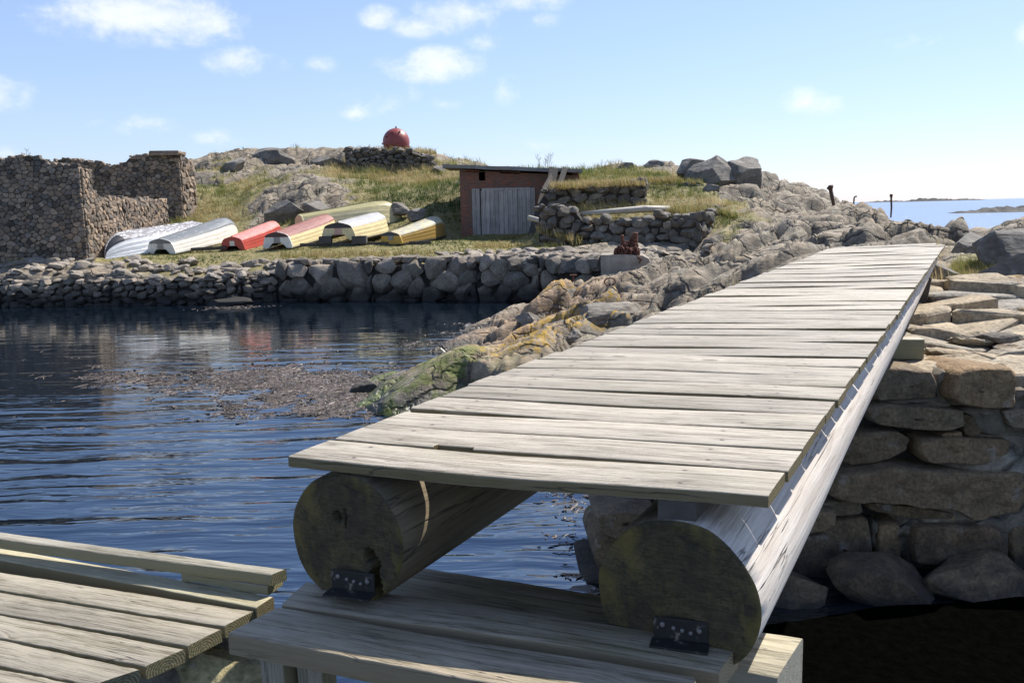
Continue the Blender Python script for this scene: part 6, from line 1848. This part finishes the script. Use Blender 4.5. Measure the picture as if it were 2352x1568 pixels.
# ------------------------------------------------------------------ grass and weed
def blades(name, pts, label):
    """pts: x, y, z, height, width, tint, count"""
    rng = np.random.RandomState(5)
    P = []; H = []; W = []; T = []
    for (x, y, z, h, w, t, n) in pts:
        for k in range(n):
            a = rng.rand() * 6.28; d = rng.rand() ** .5 * h * .45
            P.append((x + math.cos(a) * d, y + math.sin(a) * d, z - .02)); H.append(h * rng.uniform(.55, 1.25)); W.append(w * rng.uniform(.6, 1.2)); T.append(min(1, max(0, t + rng.normal() * .1)))
    P = np.array(P); H = np.array(H); W = np.array(W); T = np.array(T); n = len(P)
    a = rng.rand(n) * 6.28; la = rng.rand(n) * 6.28 * .0 + rng.normal(2.4, 1.1, n); l = H * rng.uniform(.2, .75, n)
    sx, sy = np.cos(a) * W / 2, np.sin(a) * W / 2; lx, ly = np.cos(la) * l, np.sin(la) * l
    z0 = np.zeros(n)
    v = np.stack([P + np.stack([-sx, -sy, z0], 1), P + np.stack([sx, sy, z0], 1), P + np.stack([sx * .8 + lx * .35, sy * .8 + ly * .35, H * .6], 1), P + np.stack([-sx * .8 + lx * .35, -sy * .8 + ly * .35, H * .6], 1), P + np.stack([lx, ly, H * .95], 1)], 1).reshape(-1, 3)
    me = bpy.data.meshes.new(name); me.vertices.add(len(v)); me.vertices.foreach_set('co', v.ravel().astype(np.float32))
    b = np.arange(n) * 5
    loops = np.stack([b, b + 1, b + 2, b + 3, b + 3, b + 2, b + 4], 1).ravel().astype(np.int32)
    me.loops.add(len(loops)); me.loops.foreach_set('vertex_index', loops)
    ls = np.stack([np.arange(n) * 7, np.arange(n) * 7 + 4], 1).ravel().astype(np.int32); lt = np.tile(np.array([4, 3], np.int32), n)
    me.polygons.add(2 * n); me.polygons.foreach_set('loop_start', ls); me.polygons.foreach_set('loop_total', lt)
    me.update(calc_edges=True)
    at = me.attributes.new('tint', 'FLOAT', 'POINT'); at.data.foreach_set('value', np.repeat(T, 5).astype(np.float32))
    me.materials.append(M['grass'])
    o = bpy.data.objects.new(name, me); COL.objects.link(o)
    return tag(o, label, None, None, 'stuff')


def build_grass():
    rng = np.random.RandomState(3)
    pts = []
    # area weighted choice of turf vertices
    dr = np.gradient(TY, axis=0); dx = np.abs(np.gradient(TX, axis=1))
    wgt = np.clip(TURF - .42, 0, .5) * dr * dx * (TZ > .9) * (TY < 58)
    wgt = wgt * np.clip(30 / TY, .4, 2.2)
    vis = (TX / TY > -.72) & (TX / TY < .75); wgt = wgt * vis
    p = (wgt / wgt.sum()).ravel(); idx = rng.choice(p.size, 15000, p=p)
    x = TX.ravel()[idx] + rng.normal(0, .05, len(idx)); y = TY.ravel()[idx] + rng.normal(0, .05, len(idx)); z = TZ.ravel()[idx]
    clump = fbm2(x * .5, y * .5, 3, 91); straw = fbm2(x * .25, y * .25, 3, 92)
    for i in range(len(idx)):
        terr = sstep(36.5, 34.5, y[i]) * (x[i] < 1)
        h = (.15 + .22 * max(0, clump[i] + .35)) * (1 - .68 * terr)
        t = .43 + .95 * straw[i] - .04 * terr
        c = (x[i] + 3.2) ** 2 / 9 + (y[i] - 37.5) ** 2 / 16
        if c < 1: t -= .3 * (1 - c) + .1
        if y[i] > 42 and -9 < x[i] < -1: t += .2; h *= 1.5
        if y[i] < 16: h *= .6
        pts.append((x[i], y[i], z[i], h, .012 * max(.45, y[i] / 30), t, 7 if y[i] > 16 else 5))
    # turf overhanging the foundation walls
    for (a, b, n, hh, tt) in (((1268, 430, 31.75), (1478, 422, 31.5), 800, .24, .72), ((1300, 424, 33), (1560, 410, 33.5), 420, .2, .68), ((1485, 418, 34.2), (1612, 420, 34.2), 200, .22, .5), ((1545, 486, 28.0), (1640, 486, 29.5), 320, .28, .6),
                              ((1350, 500, 28.6), (1480, 505, 28.1), 160, .16, .6), ((1620, 480, 30.5), (1690, 500, 28.6), 260, .2, .42), ((1240, 530, 28.9), (1330, 556, 28.0), 200, .3, .66), ((1060, 560, 32), (1230, 556, 31.5), 160, .12, .5),
                              ((800, 394, 45.4), (1000, 396, 45.2), 300, .5, .86), ((870, 346, 46.2), (1000, 352, 46), 200, .3, .7), ((640, 588, 28), (1000, 580, 28.0), 260, .2, .62), ((1090, 566, 29.6), (1250, 572, 28.4), 200, .22, .7)):
        A, B = aty(*a), aty(*b)
        for i in range(n):
            q = A.lerp(B, rng.rand()) + Vector((0, rng.normal() * .3, 0)); g = q.z
            pts.append((q.x, q.y + .1, g - .03 + rng.normal() * .03, hh * rng.uniform(.5, 1.2), .014, tt + rng.normal() * .12, 7))
    blades('grass', pts, 'straw and green grass on the hill, terrace and wall tops')
    # nearer tufts at the right, by the outcrop
    near = []
    for i in range(420):
        q = aty(rng.uniform(2190, 2300), 610, rng.uniform(10.2, 11.8)); z = ground(q.x, q.y); near.append((q.x, q.y, z, rng.uniform(.05, .13), .005, .5 + rng.normal() * .15, 9))
    for (px, py, Y, n, h, t) in ((2250, 660, 9.6, 14, .12, .2), (2150, 640, 10.4, 12, .35, .9), (1860, 572, 14, 6, .15, .6), (2160, 590, 12.2, 10, .3, .85), (1640, 640, 13.4, 4, .25, .9), (1690, 600, 13.6, 3, .25, .9)):
        for i in range(n):
            q = aty(px + rng.normal() * 8, py, Y + rng.normal() * .08); near.append((q.x, q.y, ground(q.x, q.y), h * rng.uniform(.6, 1.3), .006, t + rng.normal() * .08, 6))
    blades('grass', near, 'short grass in the hollow of the rock beyond the bridge')


build_grass()


def dry_plant(px, py, Y, h, n, label, seed):
    rng = random.Random(seed); mb = MB(); p = aty(px, py, Y)
    for k in range(n):
        b = p + Vector((rng.uniform(-.3, .3), rng.uniform(-.1, .1), -.15)); hh = h * rng.uniform(.5, 1.0); lx = rng.uniform(-.25, .25) * hh
        pts = [b, b + Vector((lx * .3, 0, hh * .4)), b + Vector((lx * .6, 0, hh * .75)), b + Vector((lx, 0, hh))]
        mb.tube(pts, [.009, .008, .006, .004], 4)
        for j in range(5):
            t = rng.uniform(.4, .95); q = pts[0].lerp(pts[3], t); d = rng.choice((-1, 1)); mb.tube([q, q + Vector((d * hh * .12, 0, hh * .10)), q + Vector((d * hh * .14, 0, hh * .2))], [.005, .004, .003], 3)
    tag(mb.obj('dry_plant', [M['drystalk']]), label, 'plant')


M['drystalk'] = plain('dry stalks', (.30, .235, .15), .9, .2)
dry_plant(1252, 385, 37.5, .8, 9, 'dry branching stalks standing behind the shed roof against the sky', 1)
dry_plant(1392, 386, 39, .6, 4, 'few dry stalks on the skyline right of the shed roof', 2)
dry_plant(60, 362, 30, .45, 6, 'thin dry stalks growing on top of the ruin wall', 3)


def build_weed():
    """floating bladderwrack in drifts west of the ridge"""
    rng = np.random.RandomState(8)
    xs = []
    while len(xs) < 17000:
        a = rng.uniform(20, 960, 60000); b = rng.uniform(795, 985, 60000)
        D = FWD[None] + RT[None] * ((a - PW / 2) / FPX)[:, None] - UP[None] * ((b - PH / 2) / FPX)[:, None]
        D = D * (-EYE / D[:, 2])[:, None]; qx, qy = D[:, 0], D[:, 1]
        f = fbm2(qx * .55, qy * .55, 4, 71); f2 = fbm2(qx * 2.2, qy * 2.2, 3, 72)
        c = 1.25 * np.exp(-((a - 800) / 170) ** 2 - ((b - 905) / 62) ** 2) + .75 * np.exp(-((a - 640) / 230) ** 2 - ((b - 860) / 45) ** 2) + .95 * np.exp(-((a - 300) / 240) ** 2 - ((b - 872) / 26) ** 2) + .8 * np.exp(-((a - 600) / 170) ** 2 - ((b - 935) / 30) ** 2)
        f3 = fbm2(qx * 5.0, qy * 5.0, 3, 73); k = c * .8 + .8 * f + .75 * f2 + .8 * f3 > rng.uniform(.52, 1.15, 60000)
        xs += list(zip(qx[k], qy[k], c[k]))
    xs = xs[:17000]
    xs += [(q.x + rng.normal() * .12, q.y + rng.normal() * .2, .5) for q in (onz(1290, 1135, 0), onz(1310, 1240, 0), onz(1330, 1165, 0), onz(1350, 1330, 0)) for _ in range(45)]
    xs += [(q.x + rng.normal() * .35, q.y + rng.normal() * .25, .9) for q in (onz(1110, 745, 0), onz(1060, 765, 0), onz(980, 790, 0), onz(560, 705, 0), onz(500, 708, 0)) for _ in range(120)]
    A = np.array(xs); n = len(A)
    s = np.exp(rng.normal(-3.75, .55, n)); a = rng.rand(n) * 6.28; thin = rng.rand(n) < .4; asp = np.where(thin, rng.uniform(.08, .2, n), rng.uniform(.3, .9, n)); s = np.where(thin, s * 2.3, s); zt = np.where(rng.rand(n) < .06, rng.uniform(.01, .025, n), rng.uniform(.001, .007, n))
    ca, sa = np.cos(a), np.sin(a)
    base = np.array([(1, 0), (.3, .8), (-.7, .6), (-1, -.1), (-.2, -.9), (.7, -.6)])
    V = np.empty((n, 7, 3))
    for k in range(6):
        u = base[k, 0] * s; w = base[k, 1] * s * asp
        V[:, k, 0] = A[:, 0] + u * ca - w * sa; V[:, k, 1] = A[:, 1] + (u * sa + w * ca); V[:, k, 2] = rng.uniform(-.006, .010, n)
    V[:, 6, 0] = A[:, 0]; V[:, 6, 1] = A[:, 1]; V[:, 6, 2] = zt
    me = bpy.data.meshes.new('floating_seaweed'); me.vertices.add(n * 7); me.vertices.foreach_set('co', V.reshape(-1).astype(np.float32))
    b = (np.arange(n) * 7)[:, None, None]; tri = np.array([(k, (k + 1) % 6, 6) for k in range(6)])[None]
    L = (b + tri).reshape(-1).astype(np.int32)
    me.loops.add(len(L)); me.loops.foreach_set('vertex_index', L); me.polygons.add(len(L) // 3)
    me.polygons.foreach_set('loop_start', np.arange(0, len(L), 3, dtype=np.int32)); me.polygons.foreach_set('loop_total', np.full(len(L) // 3, 3, np.int32)); me.update(calc_edges=True)
    t = np.clip(.5 + .5 * fbm2(A[:, 0] * 1.2, A[:, 1] * 1.2, 3, 95) + rng.normal(0, .14, n), 0, 1); at = me.attributes.new('tint', 'FLOAT', 'POINT'); at.data.foreach_set('value', np.repeat(t, 7).astype(np.float32))
    me.materials.append(M['weed']); o = bpy.data.objects.new('floating_seaweed', me); COL.objects.link(o)
    tag(o, 'brown bladderwrack floating in drifts on the water beside the rock ridge', None, None, 'stuff')


build_weed()
